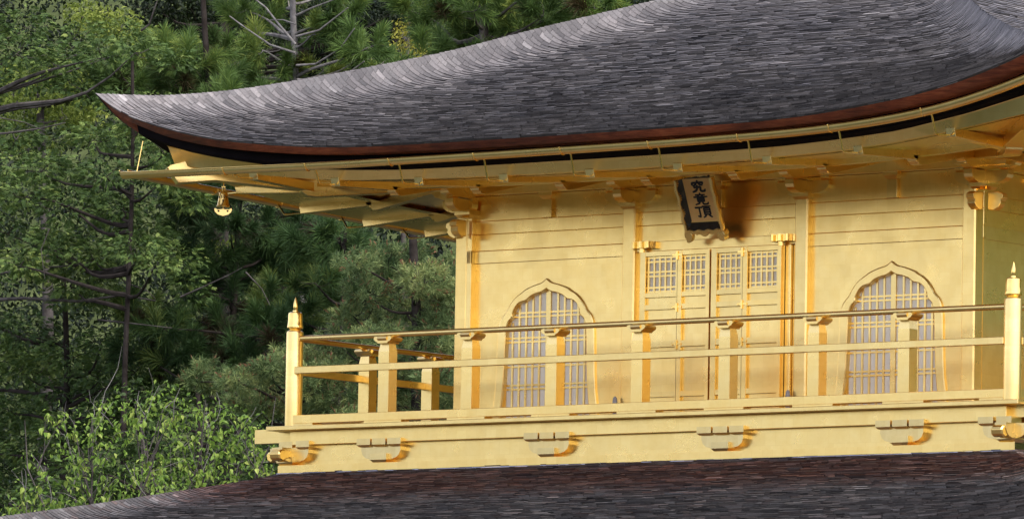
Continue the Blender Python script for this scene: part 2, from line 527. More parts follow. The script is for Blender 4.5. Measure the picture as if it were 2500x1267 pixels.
def door_leaf(x0, x1, nv, lx0, lx1):
    yf, yb = F - 0.034, F + 0.020
    zt, zbm = 1.256, -0.215
    rows = [(1.219, 0.899), (0.861, 0.797), (0.754, 0.479), (0.428, 0.042), (-0.003, -0.14)]
    px0, px1 = lx0 - 0.018, lx1 + 0.018
    d = MB()
    d.box(x0, px0, yf, yb, zbm, zt); d.box(px1, x1, yf, yb, zbm, zt)
    edges = [zt] + [z for r_ in rows for z in r_] + [zbm]
    for a, b in zip(edges[0::2], edges[1::2]):
        d.box(px0, px1, yf+0.003, yb, b, a)
    door = d.build('door', GOLD, P)
    for a, b in rows[1:]:
        # fielded panel with a thin moulding round it
        MB().box(px0+0.001, px1-0.001, yf+0.028, yb-0.006, b+0.001, a-0.001).build('panel', GOLD, door)
    a, b = rows[0]
    MB().box(px0+0.001, px1-0.001, yf+0.038, yf+0.043, b+0.001, a-0.001).build('paper_pane', PAPER, door)
    yl0, yl1 = yf+0.024, yf+0.035
    n = nv
    for k in range(n+1):
        xx = lx0 + (lx1-lx0)*k/n
        hw = 0.0085 if 0 < k < n else 0.010
        MB().box(xx-hw, xx+hw, yl0, yl1, b+0.0015, a-0.0015).build('lattice_bar', GOLD, door)
    for zc in (a-0.012, a-0.048, 1.082, 1.046, b+0.048, b+0.012):
        MB().box(px0+0.002, px1-0.002, yl0+0.003, yl1-0.002, zc-0.0085, zc+0.0085).build('lattice_bar', GOLD, door)
    return door
L1 = door_leaf(-0.756, -0.359, 5, -0.682, -0.383)
L2 = door_leaf(-0.355, -0.016, 4, -0.293, -0.069)
L3 = door_leaf(0.003, 0.332, 4, 0.077, 0.303)
L4 = door_leaf(0.336, 0.738, 5, 0.400, 0.685)
def butterfly(x, z, door):
    m = MB()
    m.box(x-0.008, x+0.010, F-0.046, F-0.036, z-0.045, z+0.03)
    for s in (-1, 1):
        m.prism([(x+s*.01, z-.012), (x+s*.035, z-.008), (x+s*.05, z-.014), (x+s*.05, z+.006), (x+s*.035, z+.002), (x+s*.01, z+.01)], lambda p, q, t: (p, t, q), F-0.040, F-0.036)
    m.build('hinge', GOLD_S, door)
for z in (1.222, 0.772, 0.452):
    butterfly(-0.357, z, L1); butterfly(0.334, z, L3)
# wavy pivot blocks over the outer leaves
for cx in (-0.735, 0.735):
    pts = []
    nseg = 40
    for k in range(nseg+1):
        u = -0.118 + 0.236*k/nseg
        dep = 0.060 + 0.022*math.cos(u/0.236*2*math.pi*3.0) - 0.035*(abs(u)/0.118)**4
        pts.append((cx+u, F - dep))
    pts += [(cx+0.118, F+0.03), (cx-0.118, F+0.03)]
    m = MB().prism(pts, lambda p, q, t: (p, q, t), 1.292, 1.350)
    m.lathe([(0.026, 1.252), (0.026, 1.2925)], cx - 0.012, F - 0.02, 16)
    m.build('pivot_block', GOLD_S, P)
# little stones lying against the column feet
for x in (-0.995, 0.835):
    MB().lathe([(0.008, -0.234), (0.022, -0.19), (0.02, -0.10), (0.024, -0.05), (0.017, 0.0), (0.005, 0.015)], x, F-0.045, 10).build('column_footstone', STONE, P, smooth=True)

# ---- bracket sets on the columns
def bracket(kind='mid'):
    o = MB()
    # big block (tapered) on the column
    o.frustum(0, 0, 1.642, 1.668, 0.062, 0.085); o.box(-.085, .085, -.085, .085, 1.668, 1.712)
    root = o.mesh('bracket', GOLD)
    arm_prof = [(-.27, 1.80), (-.27, 1.762), (-.255, 1.735), (-.22, 1.712), (-.16, 1.695), (.16, 1.695), (.22, 1.712), (.255, 1.735), (.27, 1.762), (.27, 1.80)]
    wall_arm = MB().prism(arm_prof, lambda p, q, t: (p, t, q), -0.050, 0.040).mesh('bracket_arm', GOLD)
    out_prof = [(p*0.92 if p < 0 else p*0.3, q) for p, q in arm_prof]
    out_arm = MB().prism(out_prof, lambda p, q, t: (t, p, q), -0.043, 0.043).mesh('bracket_arm', GOLD)
    up_prof = [(-.37, 1.905), (-.37, 1.872), (-.345, 1.856), (-.335, 1.838), (-.30, 1.832), (-.26, 1.816), (.05, 1.812), (.05, 1.905)]
    up_arm = MB().prism(up_prof, lambda p, q, t: (t, p, q), -0.045, 0.045).mesh('bracket_arm', GOLD)
    blk = MB().frustum(0, 0, 1.801, 1.815, 0.030, 0.043).box(-.043, .043, -.043, .043, 1.815, 1.836).mesh('bearing_block', GOLD)
    return root, wall_arm, out_arm, up_arm, blk
BR = bracket()
def place_bracket(x, y, rz, corner=False):
    b = link('bracket', BR[0], P, (x, y, 0), rz)
    for m in (BR[1], BR[2], BR[3]):
        link('bracket_arm', m, b)
    for dx, dy in ((-0.225, -.003), (0.225, -.003), (0, -0.205)):
        link('bearing_block', BR[4], b, (dx, dy, 0))
    if corner:
        for m in (BR[2], BR[3]):
            link('bracket_arm', m, b, (0, 0, 0.0012), math.pi/2)
        # carved beam noses
        prof = [(0, 1.62), (-.10, 1.62), (-.145, 1.60), (-.15, 1.565), (-.125, 1.55), (-.13, 1.52), (-.105, 1.49), (-.06, 1.468), (0, 1.475)]
        for r_ in (0, math.pi/2):
            MBn = MB().prism([(p - 0.066, q) for p, q in prof], lambda p, q, t: (t, p, q), -0.04, 0.04)
            n_ = MBn.build('carved_nose', GOLD, b, bevel=0.004); n_.rotation_euler.z = r_
    return b
for k, a in enumerate((0, *SIDES)):
    cs, sn = math.cos(a), math.sin(a)
    for i in (1, 2):
        x, y = AX[i], F + 0.0665
        place_bracket(x*cs - y*sn, x*sn + y*cs, a)
    x, y = AX[3], F + 0.0665
    place_bracket(x*cs - y*sn, x*sn + y*cs, a, True)
for o in side_parts:
    for a in SIDES: dup(o, P, a)

# ------------------------------------------------------------------ balcony
MB().box(-3.945, 3.945, -3.945, 3.945, -0.276, -0.2385).build('balcony_floor', GOLD, P, bevel=0.004)
FLOOR = plain('worn_gilt_floor', (0.52, 0.33, 0.12), 0.5, 0.9, 5.0, (0.34, 0.20, 0.07))
_w = (3.71 - 2.76)/5
for a in (0, *SIDES):              # lacquered deck boards inside the rail
    for k in range(5):
        o = MB().box(-3.71, 3.71 - 0.0, -3.71 + k*_w, -3.71 + (k+1)*_w - .004, -.2384, -.232 + .0005*k).build('floor_plank', FLOOR, P) if a == 0 or True else None
        o.rotation_euler.z = a; o.location.z = {0: 0, math.pi/2: .0007, math.pi: .0, -math.pi/2: .0007}[a]
bal = []
bal.append(board('floor_beam', -3.76, 3.76, -3.838, -3.72, -0.402, -0.2785))
for s in (-1, 1):
    m = MB().prism([(s*3.70, -.372), (s*4.215, -.372), (s*4.215, -.250), (s*3.9475, -.250), (s*3.9475, -.2785), (s*3.70, -.2785)], lambda p, q, t: (p, t, q), -3.765, -3.66)
    bal.append(m.build('beam_nose', GOLD, P))
bal.append(board('frieze_board', -3.775, 3.775, -3.778, -3.70, -0.5805, -0.404, 0))
bal.append(MB().quadbox([(-3.866, -3.866, -.648), (3.866, -3.866, -.648), (3.74, -3.74, -.648), (-3.74, -3.74, -.648), (-3.866, -3.866, -.580), (3.866, -3.866, -.580), (3.74, -3.74, -.580), (-3.74, -3.74, -.580)]).build('plinth', GOLD, P))
bal.append(MB().quadbox([(-3.88, -3.88, -.668), (3.88, -3.88, -.668), (3.74, -3.74, -.668), (-3.74, -3.74, -.668), (-3.874, -3.874, -.6485), (3.874, -3.874, -.6485), (3.74, -3.74, -.6485), (-3.74, -3.74, -.6485)]).build('flashing', LEADGREY, P))

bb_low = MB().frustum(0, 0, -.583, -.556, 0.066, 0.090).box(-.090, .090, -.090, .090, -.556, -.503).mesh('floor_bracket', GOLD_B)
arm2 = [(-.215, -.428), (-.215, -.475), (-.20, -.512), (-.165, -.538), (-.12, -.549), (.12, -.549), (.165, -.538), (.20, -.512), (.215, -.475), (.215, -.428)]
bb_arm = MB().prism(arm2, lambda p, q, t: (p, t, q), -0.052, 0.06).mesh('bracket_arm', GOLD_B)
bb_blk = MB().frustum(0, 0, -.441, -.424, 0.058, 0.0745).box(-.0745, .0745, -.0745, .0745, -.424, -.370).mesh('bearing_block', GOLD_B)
def floor_bracket(x, y, rz):
    b = link('floor_bracket', bb_low, P, (x, y, 0), rz)
    link('bracket_arm', bb_arm, b)
    for dx in (-0.168, 0.0, 0.168):
        link('bearing_block', bb_blk, b, (dx, -0.012, 0))
    return b
fb = [floor_bracket(x, -3.795, 0) for x in (-2.735, -0.912, 0.912, 2.735)]
def corner_bracket(rz):
    cs, sn = math.cos(rz), math.sin(rz)
    x, y = 3.785, -3.785
    b = link('floor_bracket', bb_low, P, (x*cs - y*sn, x*sn + y*cs, 0.0006), rz)
    half = [(p, q) for p, q in arm2]
    link('bracket_arm', bb_arm, b, (-0.03, -0.012, 0))
    link('bracket_arm', bb_arm, b, (0.012, 0.03, 0.001), math.pi/2)
    for dx, dy in ((-0.20, -0.02), (-0.02, -0.02), (0.02, 0.20)):
        link('bearing_block', bb_blk, b, (dx, dy, 0))
    nose = [(-.02, -.455), (-.16, -.442), (-.205, -.448), (-.235, -.475), (-.238, -.492), (-.225, -.535), (-.18, -.552), (-.13, -.53), (-.02, -.50)]
    for r_ in (0, math.pi/2):
        n_ = MB().prism(nose, lambda p, q, t: (t, p, q), -0.058, 0.058).build('carved_nose', GOLD_S, b, bevel=0.012)
        n_.rotation_euler.z = r_
    return b
for a in (0, *SIDES): corner_bracket(a)

# ---- railing
def cap_mesh():
    prof = [(-.052, .459), (.052, .459), (.06, .470), (.082, .480), (.098, .498), (.092, .514), (.072, .520), (.045, .512), (.02, .508), (0, .516), (-.02, .508), (-.045, .512), (-.072, .520), (-.092, .514), (-.098, .498), (-.082, .480), (-.06, .470)]
    m = MB().prism(prof, lambda p, q, t: (p, t, q), -0.082, 0.082)
    m.prism([(p*1.0, q + 0.0007) for p, q in prof], lambda p, q, t: (t, p, q), -0.0505, 0.0505)
    return m.mesh('post_cap', GOLD)
capm = cap_mesh()
postm = MB().box(-.058, .058, -.058, .058, -.2355, .388).quadbox([(-.058, -.058, .388), (.058, -.058, .388), (.058, .058, .388), (-.058, .058, .388), (-.046, -.046, .4595), (.046, -.046, .4595), (.046, .046, .4595), (-.046, .046, .4595)]).mesh('railing_post', GOLD)
def railing(a):
    rail = MB().tube([(-3.71, -3.775, .539), (3.71, -3.775, .539)], 0.0245, 16).build('railing', GOLD, P, smooth=True)
    rail.rotation_euler.z = a
    MB().box(-3.725, 3.725, -3.8425, -3.79, .226, .287).build('mid_rail', GOLD, rail, bevel=0.004)
    MB().box(-3.735, 3.735, -3.836, -3.718, -.2125, -.138).build('base_rail', GOLD, rail, bevel=0.003)
    xs_ = [-3.775 + 0.0] + [k*0.911 for k in range(-3, 4)] + [3.775]
    for x in xs_:
        x0, x1 = x-0.205, x+0.205
        x0 = max(x0, -3.74); x1 = min(x1, 3.74)
        if abs(x) > 3.5: x0, x1 = (-3.74, -3.512) if x < 0 else (3.49, 3.74)
        MB().box(x0, x1, -3.8345, -3.72, -.236, -.212).build('rail_spacer', GOLD, rail)
    for k in range(-3, 4):
        p = link('railing_post', postm, rail, (k*0.911, -3.775, 0))
        link('post_cap', capm, rail, (k*0.911, -3.775, 0))
    return rail
for a in (0, *SIDES): railing(a)
cpm = MB().lathe([(.075, -.2358), (.075, .585), (.072, .600), (.060, .608)], 0, 0, 28).mesh('corner_post', GOLD, True)
def flute(t, z):
    return 1.0 + 0.035*abs(math.cos(8*t)) * (1 if z > 0.633 else 1.6)
finm = MB().lathe([(.058, .606), (.050, .616), (.054, .624), (.067, .632), (.069, .640), (.065, .665), (.062, .70), (.061, .745), (.058, .764), (.048, .772), (.025, .7745), (.0235, .788), (.0165, .790), (.020, .815), (.018, .85), (.010, .885), (.002, .905)], 0, 0, 48, lambda t, z: flute(t, z) if .63 < z < .77 else 1.0).mesh('finial', GOLD_S, True)
for sx, sy in ((-1, -1), (1, -1), (1, 1), (-1, 1)):
    c = link('corner_post', cpm, P, (sx*3.775, sy*3.775, 0))
    link('finial', finm, c)

# ------------------------------------------------------------------ roof surfaces
def smooth_table(xs_, ys_):
    g = np.linspace(xs_[0], xs_[-1], 600)
    v = np.interp(g, xs_, ys_)
    k = 31; ker = np.ones(k)/k
    pad = np.concatenate([2*v[0]-v[1:k//2+1][::-1], v, 2*v[-1]-v[-k//2:-1][::-1]])
    sm = np.convolve(pad, ker, 'valid')[:600]
    return lambda t: np.interp(t, g, sm)
EH = 5.05
hip_t = smooth_table([0, .25, .43, .81, 1.19, 1.52, 1.83, 2.22, 2.47, 2.73, 3.09, 3.61, 4.2, 4.7, 5.06],
                     [2.639, 2.637, 2.640, 2.698, 2.796, 2.895, 2.994, 3.122, 3.225, 3.334, 3.475, 3.675, 3.93, 4.17, 4.36])
zc_t = lambda t: 2.02 + 0.33*t + 0.025*t*t
p_edge = smooth_table([0, .3, .42, .52, .60, .68, .74, .804, .868, .923, .956, .985, 1.0],
                      [0, .004, .015, .055, .115, .19, .26, .37, .515, .655, .785, .91, 1.0])
def z_upper(u, t):
    Hh = np.maximum(EH - t, 1e-3)
    au = np.minimum(np.abs(u)/Hh, 1.0)
    tot = np.maximum(hip_t(t) - zc_t(t), 0.0)
    sharp = np.minimum(tot, np.clip(0.02 + 0.12*t, 0, 0.20))
    w = Hh - np.abs(u)
    return zc_t(t) + (tot - sharp)*p_edge(au) + sharp*np.exp(-np.maximum(w, 0)/0.17)

LH = 7.4
hip_l = smooth_table([3.85, 4.01, 4.57, 4.976, 5.58, 6.2, 6.8, 7.45], [-.650, -.714, -.853, -.957, -1.094, -1.20, -1.28, -1.34])
zc_l = lambda H: -.652 - .43*(H-3.86) + .018*(H-3.86)**2
def z_lower(u, t):
    H = LH - t
    au = np.minimum(np.abs(u)/H, 1.0)
    tot = np.maximum(hip_l(H) - zc_l(H), 0.0)
    sharp = np.minimum(tot, 0.11)
    w = H - np.abs(u)
    return zc_l(H) + (tot - sharp)*au**5 + sharp*np.exp(-np.maximum(w, 0)/0.17)

def shingle_side(zf, H0, t0, t1, dt, rz, roofpart, n_single, fresh_f, seed):
    """courses of split shingles laid on one slope; those by the left hip as single pieces, the rest one field"""
    g = np.random.default_rng(seed)
    V, Fc, T, FR = [], [], [], []
    singles = 0
    cs, sn = math.cos(rz), math.sin(rz)
    t = t0; i = 0
    cand = []
    while t < t1:
        H = H0 - t
        u = -H - g.uniform(0, .05)
        course_tint = g.normal(0, .05)
        while u < H:
            near = H - abs(u)
            wd = g.uniform(.06, .12) if near < .6 else g.uniform(.05, .20)
            a, b = max(u, -H), min(u + wd - .003, H)
            u += wd
            if b - a < .012: continue
            hipf = min(1, near/.5)
            tj = t + g.normal(0, .0020 + .0026*hipf); L = dt*1.7
            lift = .011 + abs(g.normal(0, .0012 + .0030*hipf))
            te = min(t + L, H0 - 0.01)
            def cl(uu, tt): return max(min(uu, H0 - tt), -(H0 - tt))
            ns = 5 if near < .6 else 1
            us = np.linspace(a, b, ns+1)
            def row(tt, lf):
                u2 = np.clip(us, -(H0 - tt), H0 - tt)
                zz = zf(u2, np.full(len(u2), max(tt, 0.0))) + lf
                return [(float(a_), -(H0 - tt), float(b_)) for a_, b_ in zip(u2, zz)]
            A, B_, C_ = row(tj, lift), row(te, .001), row(tj + .012, -.004)
            base = g.uniform(0, 1)
            tint = np.clip(.42 + (.13 + .05*hipf)*(base-.5)*2 + course_tint + (.22 if g.random() < .06 else 0) - (.28 if g.random() < .07*hipf else 0), 0, 1)
            if near < .5: tint = min(1, tint + (.04 + .16*max(0, 1-t/1.2))*(1-near/.5))
            fr = fresh_f(H0 - tj, a, g)
            pts = A + B_ + C_
            faces = []
            for q in range(ns):
                faces.append((q, q+1, ns+1+q+1, ns+1+q)); faces.append((2*ns+2+q, 2*ns+2+q+1, q+1, q))
            if n_single and u < 0 and near < .20 and singles < n_single:
                singles += 1
                m = MB(); m.v = pts
                m.f = faces + [(2*ns+2, 0, ns+1), (3*ns+2, 2*ns+1, ns)]
                me = bpy.data.meshes.new('shingle'); me.from_pydata(m.v, [], m.f); me.materials.append(SHINGLE)
                for nm, val in (('tint', tint), ('fresh', fr)):
                    at = me.attributes.new(nm, 'FLOAT', 'POINT'); at.data.foreach_set('value', [float(val)]*len(m.v))
                o = link('shingle', me, roofpart); o.rotation_euler.z = rz
            else:
                k = len(V); V += pts
                Fc += [tuple(k+i_ for i_ in f_) for f_ in faces]
                T += [tint]*len(pts); FR += [fr]*len(pts)
        t += dt; i += 1
    me = bpy.data.meshes.new('shingle_field'); me.from_pydata(V, [], Fc); me.materials.append(SHINGLE)
    for nm, val in (('tint', T), ('fresh', FR)):
        at = me.attributes.new(nm, 'FLOAT', 'POINT'); at.data.foreach_set('value', np.array(val, dtype=np.float32))
    o = link('shingle_field', me, roofpart); o.rotation_euler.z = rz
    o['kind'] = 'stuff'

def under_sheet(zf, H0, t0, t1, name, drop):
    m = MB()
    ts = np.linspace(t0, t1, 26)
    for a in (0, *SIDES):
        cs, sn = math.cos(a), math.sin(a)
        g_ = []
        for t in ts:
            H = H0 - t
            row = []
            for q in np.concatenate([np.linspace(-1, -.9, 6)[:-1], np.linspace(-.9, .9, 25), np.linspace(.9, 1, 6)[1:]]):
                u = q*H; z = float(zf(u, t)) - drop
                x, y = u, -H
                row.append((x*cs - y*sn, x*sn + y*cs, z))
            g_.append(row)
        m.sheet(g_)
    return m.build(name, SHINGLE, P)
upper = under_sheet(z_upper, EH, 0.03, EH - 0.02, 'upper_roof', 0.012)
lower = under_sheet(z_lower, LH, 0.03, LH - 3.86, 'lower_roof', 0.012)
def fresh_none(H, u, g): return 0.05*g.random()
def fresh_low(H, u, g):
    d = H - 3.86
    f = math.exp(-((max(d - .42, 0))/.30)**2) * (0.78 if d > .10 else .45)
    return float(np.clip(f + g.normal(0, .14), 0, 1))
shingle_side(z_upper, EH, 0.0, EH - .08, .033, 0, upper, 240, fresh_none, 1)
for k, a in enumerate(SIDES): shingle_side(z_upper, EH, 0.0, EH - .08, .055, a, upper, 0, fresh_none, 2+k)
shingle_side(z_lower, LH, 0.0, LH - 3.87, .025, 0, lower, 60, fresh_low, 6)
for k, a in enumerate(SIDES): shingle_side(z_lower, LH, 0.0, LH - 3.87, .05, a, lower, 0, fresh_low, 7+k)
# iron flakes: ridge ornament base at the very top (out of frame)
MB().frustum(0, 0, 4.25, 4.62, .42, .30).build('ridge_block', GOLD, P)

# ---- eave edge layers: profile rings that follow the sweep of the eaves
def tab(pts):
    return smooth_table([p[0] for p in pts], [p[1] for p in pts])
z_top = lambda s: float(z_upper(np.array(s*EH), np.array(0.0)))
z_red = tab([(0, 1.975), (.26, 1.978), (.44, 1.99), (.56, 2.015), (.67, 2.06), (.77, 2.122), (.838, 2.183), (.905, 2.255), (.96, 2.345), (1.0, 2.405)])
z_kt = tab([(0, 1.855), (.3, 1.857), (.43, 1.863), (.55, 1.888), (.69, 1.932), (.758, 1.98), (.81, 2.02), (.845, 2.045), (.90, 2.10), (.97, 2.17), (1.0, 2.205)])
z_kb = tab([(0, 1.758), (.17, 1.760), (.36, 1.772), (.56, 1.800), (.66, 1.832), (.76, 1.88), (.86, 1.94), (.95, 2.00), (1.0, 2.03)])
QS = np.concatenate([np.linspace(-1, -.8, 15)[:-1], np.linspace(-.8, .8, 41), np.linspace(.8, 1, 15)[1:]])
def ring(name, mat, layers, smooth=False):
    """layers: list of (H, z(s)) from outside in; swept round all four sides"""
    m = MB()
    for a in (0, *SIDES):
        cs, sn = math.cos(a), math.sin(a)
        rows = []
        for H, zf in layers:
            row = []
            for q in QS:
                h = H(abs(q)) if callable(H) else H
                x, y, z = q*h, -h, float(zf(abs(q)))
                row.append((x*cs - y*sn, x*sn + y*cs, z))
            rows.append(row)
        m.sheet(rows)
    return m.build(name, mat, P, smooth=smooth)
ring('roof_edge', REDEDGE, [(5.035, lambda s: z_top(s) - .003), (lambda s: 4.955 - .12*s**3, lambda s: z_red(s) - .010*(1-s)), (4.79, lambda s: z_red(s) - .012*(1-s) - .002)], True)
ring('shingle_butts', plain('wet_shingle_edge', (0.022, 0.022, 0.022), 0.6, 0, 20.0, (0.05, 0.05, 0.05)), [(5.054, lambda s: z_top(s) + .010), (5.034, lambda s: z_top(s) - .004), (5.0, lambda s: z_top(s) - .006)])
ring('eave_underboard', LACQUER, [(4.792, lambda s: z_red(s) - .012*(1-s) - .001), (4.775, lambda s: z_red(s) - .10*min(1, .45 + .55*s)), (4.735, lambda s: z_red(s) - (.10*min(1, .45 + .55*s)) - .028), (4.58, lambda s: z_kt(s))])
ring('eave_board', GOLD, [(4.60, lambda s: z_kt(s) + .002), (4.592, lambda s: z_kt(s) - .006), (4.545, lambda s: z_kb(s) + .008), (4.42, lambda s: z_kb(s) + .010)])
# soffit boards: outer (over flying rafters) and inner (over base rafters)
ring('soffit', GOLD, [(4.43, lambda s: z_kb(s) + .006), (3.68, lambda s: 1.835 + .30*(z_kb(s)-1.758))])
ring('soffit', GOLD, [(3.72, lambda s: 1.802 + .35*(z_kb(s)-1.758)), (2.70, lambda s: 2.03)])
kio = ring('rafter_beam', GOLD, [(3.735, lambda s: 1.845 + .35*(z_kb(s)-1.758)), (3.735, lambda s: 1.788 + .35*(z_kb(s)-1.758)), (3.63, lambda s: 1.788 + .35*(z_kb(s)-1.758))])

# ---- rafters
def kio_z(x): return .35*(float(z_kb(min(abs(x)/3.735, 1.0))) - 1.758)
def rafter_set(a):
    for k in range(-4, 5):
        x = k*0.914
        if abs(x) > 3.7: pass
        zend = float(z_kb(min(abs(x)/4.44, 1)))
        x0, x1 = x-.045, x+.045
        yi = -max(3.728, abs(x) + 0.02)
        if abs(yi) < 4.3:
            zi = 1.835 + .30*(zend-1.758)
            m = MB().quadbox([(x0, -4.538, zend-.052), (x1, -4.538, zend-.052), (x1, yi, zi-.05), (x0, yi, zi-.05), (x0, -4.56, zend+.022), (x1, -4.56, zend+.022), (x1, yi, zi+.03), (x0, yi, zi+.03)])
            o = m.build('flying_rafter', GOLD, P, bevel=.003); o.rotation_euler.z = a
        if abs(x) < 3.0:
            dz = kio_z(x)
            # base rafter with a moulded end
            prof = [(-3.80, 1.795+dz), (-3.785, 1.772+dz), (-3.765, 1.766+dz), (-3.755, 1.748+dz), (-3.735, 1.742+dz), (-3.715, 1.722+dz), (-3.66, 1.722+dz), (-2.70, 1.945), (-2.70, 2.02), (-3.66, 1.80+dz)]
            m = MB().prism(prof, lambda p, q, t: (t, p, q), x0, x1)
            o = m.build('base_rafter', GOLD, P, bevel=.002); o.rotation_euler.z = a
for a in (0, *SIDES): rafter_set(a)
# hip rafters
def diag_prism(prof, w, name, a):
    s2 = math.sqrt(.5)
    # prof in (H along diagonal, z); width across
    m = MB().prism(prof, lambda p, q, t: (-p + t*s2, -p - t*s2, q), -w, w)
    o = m.build(name, GOLD, P, bevel=.004); o.rotation_euler.z = a
    return o
for a in (0, *SIDES):
    diag_prism([(4.30, 1.905), (4.53, 1.872), (4.60, 2.005), (4.58, 2.03), (4.39, 2.105), (4.2, 2.085), (3.6, 1.95), (3.6, 1.83)], .10, 'hip_rafter', a)
    diag_prism([(3.83, 1.905), (3.80, 1.875), (3.765, 1.87), (3.76, 1.835), (3.72, 1.80), (3.66, 1.792), (2.75, 1.90), (2.75, 2.02), (3.6, 1.92)], .075, 'hip_rafter', a)

# ---- gutters
def half_pipe(path, r):
    m = MB(); rows = []
    path = [Vector(p) for p in path]
    for i, p in enumerate(path):
        d = (path[min(i+1, len(path)-1)] - path[max(i-1, 0)]).normalized()
        side = d.cross(Vector((0, 0, 1))).normalized(); up = side.cross(d)
        row = []
        for k in range(13):
            t = math.pi*k/12
            row.append(p + side*(r*math.cos(t)) - up*(r*math.sin(t)))
        row += [row[-1] + up*.006 - side*.0, row[-1] + side*.005*-1 + up*.006]
        for k in range(12, -1, -1):
            t = math.pi*k/12
            row.append(p + side*((r-.006)*math.cos(t)) - up*((r-.006)*math.sin(t)))
        rows.append(row)
    m.sheet(rows)
    n = len(rows[0])
    return m
GR = .050
gx = [-4.85, -4.495, -2.66, -0.712, 1.085, 1.836, 2.30, 2.761, 3.25, 3.709, 4.15, 4.579, 4.9]
gz = [1.948, 1.942, 1.924, 1.924, 1.932, 1.944, 1.953, 1.973, 2.010, 2.064, 2.150, 2.262, 2.36]
gt = smooth_table(gx, gz)
def gutter(name, pts_fn, u0, u1):
    path = [pts_fn(u) for u in np.linspace(u0, u1, 60)]
    g_ = half_pipe(path, GR).build(name, GOLD, P, smooth=True)
    off = GR - .002
    for s_ in (-1, 1):
        if abs(path[0][1] - path[-1][1]) < .1: lp = [(x, y + s_*off, z + .004) for x, y, z in path]
        else: lp = [(x + s_*off, y, z + .004) for x, y, z in path]
        MB().tube(lp, .0065, 8).build('rolled_lip', GOLD_S, g_, smooth=True)
    return g_
GF = gutter('gutter', lambda u: (u, -4.87, float(gt(u))), -4.86, 4.86)
lz = lambda y: 1.937 - .036*(y + 3.85)
GLt = gutter('gutter', lambda u: (-4.87, u, lz(u)), -4.86, 4.86)
GRt = gutter('gutter', lambda u: (4.87, u, float(gt(-u)) + .0), -4.86, 4.86)
MB().lathe([(.010, 0), (.0105, .001)], 0, 0, 6)
def hanger(x, zg, zr, a, g):
    # strap under the gutter and a bent rod back to the rafter end
    m = MB()
    m.tube([(x-.045, -4.87 - (GR+.003)*math.cos(t), zg - (GR+.003)*math.sin(t)) for t in np.linspace(-.1, math.pi, 12)], .006, 6)
    m.tube([(x, -4.835, zg-.03), (x, -4.815, zg-.055), (x, -4.775, zr+.02), (x, -4.76, zr), (x, -4.735, zr-.004), (x, -4.555, zr+.004)], .008, 8)
    m.tube([(x-.045, -4.84, zg-.04), (x, -4.83, zg-.035)], .007, 6)
    o = m.build('gutter_hanger', GOLD_S, g, smooth=True); o.rotation_euler.z = a
    # overlapping joint sleeve in the gutter
for k in range(-4, 5):
    x = k*0.914
    zr = float(z_kb(min(abs(x)/4.44, 1))) - .045
    hanger(x, float(gt(x)), zr, 0, GF)
    hanger(x, lz(-x), zr, -math.pi/2, GLt)
MB().tube([(-4.749, -4.749, 2.24), (-4.785, -4.785, 1.95)], .0045, 6).build('gutter_wire', GOLD_S, P)

# ---- storeys below (outside the frame, carry the upper floor)
MB().box(-5.6, 5.6, -4.9, 4.9, GZ, -1.9).build('lower_storey', PLASTER, P)

# ------------------------------------------------------------------ name plaque over the doors
sign = tag(empty('name_plaque', (0, F - 0.285, 1.862)), 'tilted name plaque with black brushed characters over the doors', 'plaque')
sign.rotation_euler = (R(23.5), 0, 0)
def sp(name, m, mat, parent=sign, smooth=False, bevel=0): return m.build(name, mat, parent, smooth=smooth, bevel=bevel)
# local: x right, y depth (negative towards the viewer), z down from 0
FW, FT, FB = .145, -.022, -.412
sp('face_panel', MB().box(-FW, FW, 0, .02, FB, FT), SIGN_FACE)
sp('face_border', MB().box(-FW, FW, -.008, 0, FB-.0, FB+.010).box(FW-.008, FW, -.008, 0, FB+.011, FT), GOLD)
def wavy(n, a, b, amp, ph): return [(a + (b-a)*k/n, amp*math.sin(ph + k/n*2*math.pi*3.5)) for k in range(n+1)]
def frame_board(side):
    m = MB(); rows = []
    for z, dv in wavy(36, FT+.01, FB-.056, .006, 0.3):
        xo = .187 + dv
        zi = max(min(z, FT), FB)
        rows.append([(side*FW, 0.0, zi), (side*xo, -.053, z), (side*(xo+.006), -.047, z), (side*(FW+.01), .02, zi)])
    m.sheet(rows)
    return m
sp('frame_board', frame_board(-1), SIGN_DARK); sp('frame_board', frame_board(1), SIGN_DARK)
m = MB(); rows = []
for x, dv in wavy(24, -.187, .187, .005, 0):
    xi = max(min(x, FW), -FW)
    rows.append([(xi, 0, FB), (x, -.053, FB-.058+dv), (x, -.047, FB-.063+dv), (xi, .02, FB-.01)])
m.sheet(rows); sp('frame_board', m, SIGN_DARK)
m = MB(); rows = []
for x, dv in wavy(24, -.187, .187, .004, 0):
    xi = max(min(x, FW), -FW)
    rows.append([(xi, 0, FT), (x, -.053, FT+.03+dv), (x, -.047, FT+.036+dv), (xi, .02, FT+.01)])
m.sheet(rows); sp('frame_board', m, SIGN_DARK)
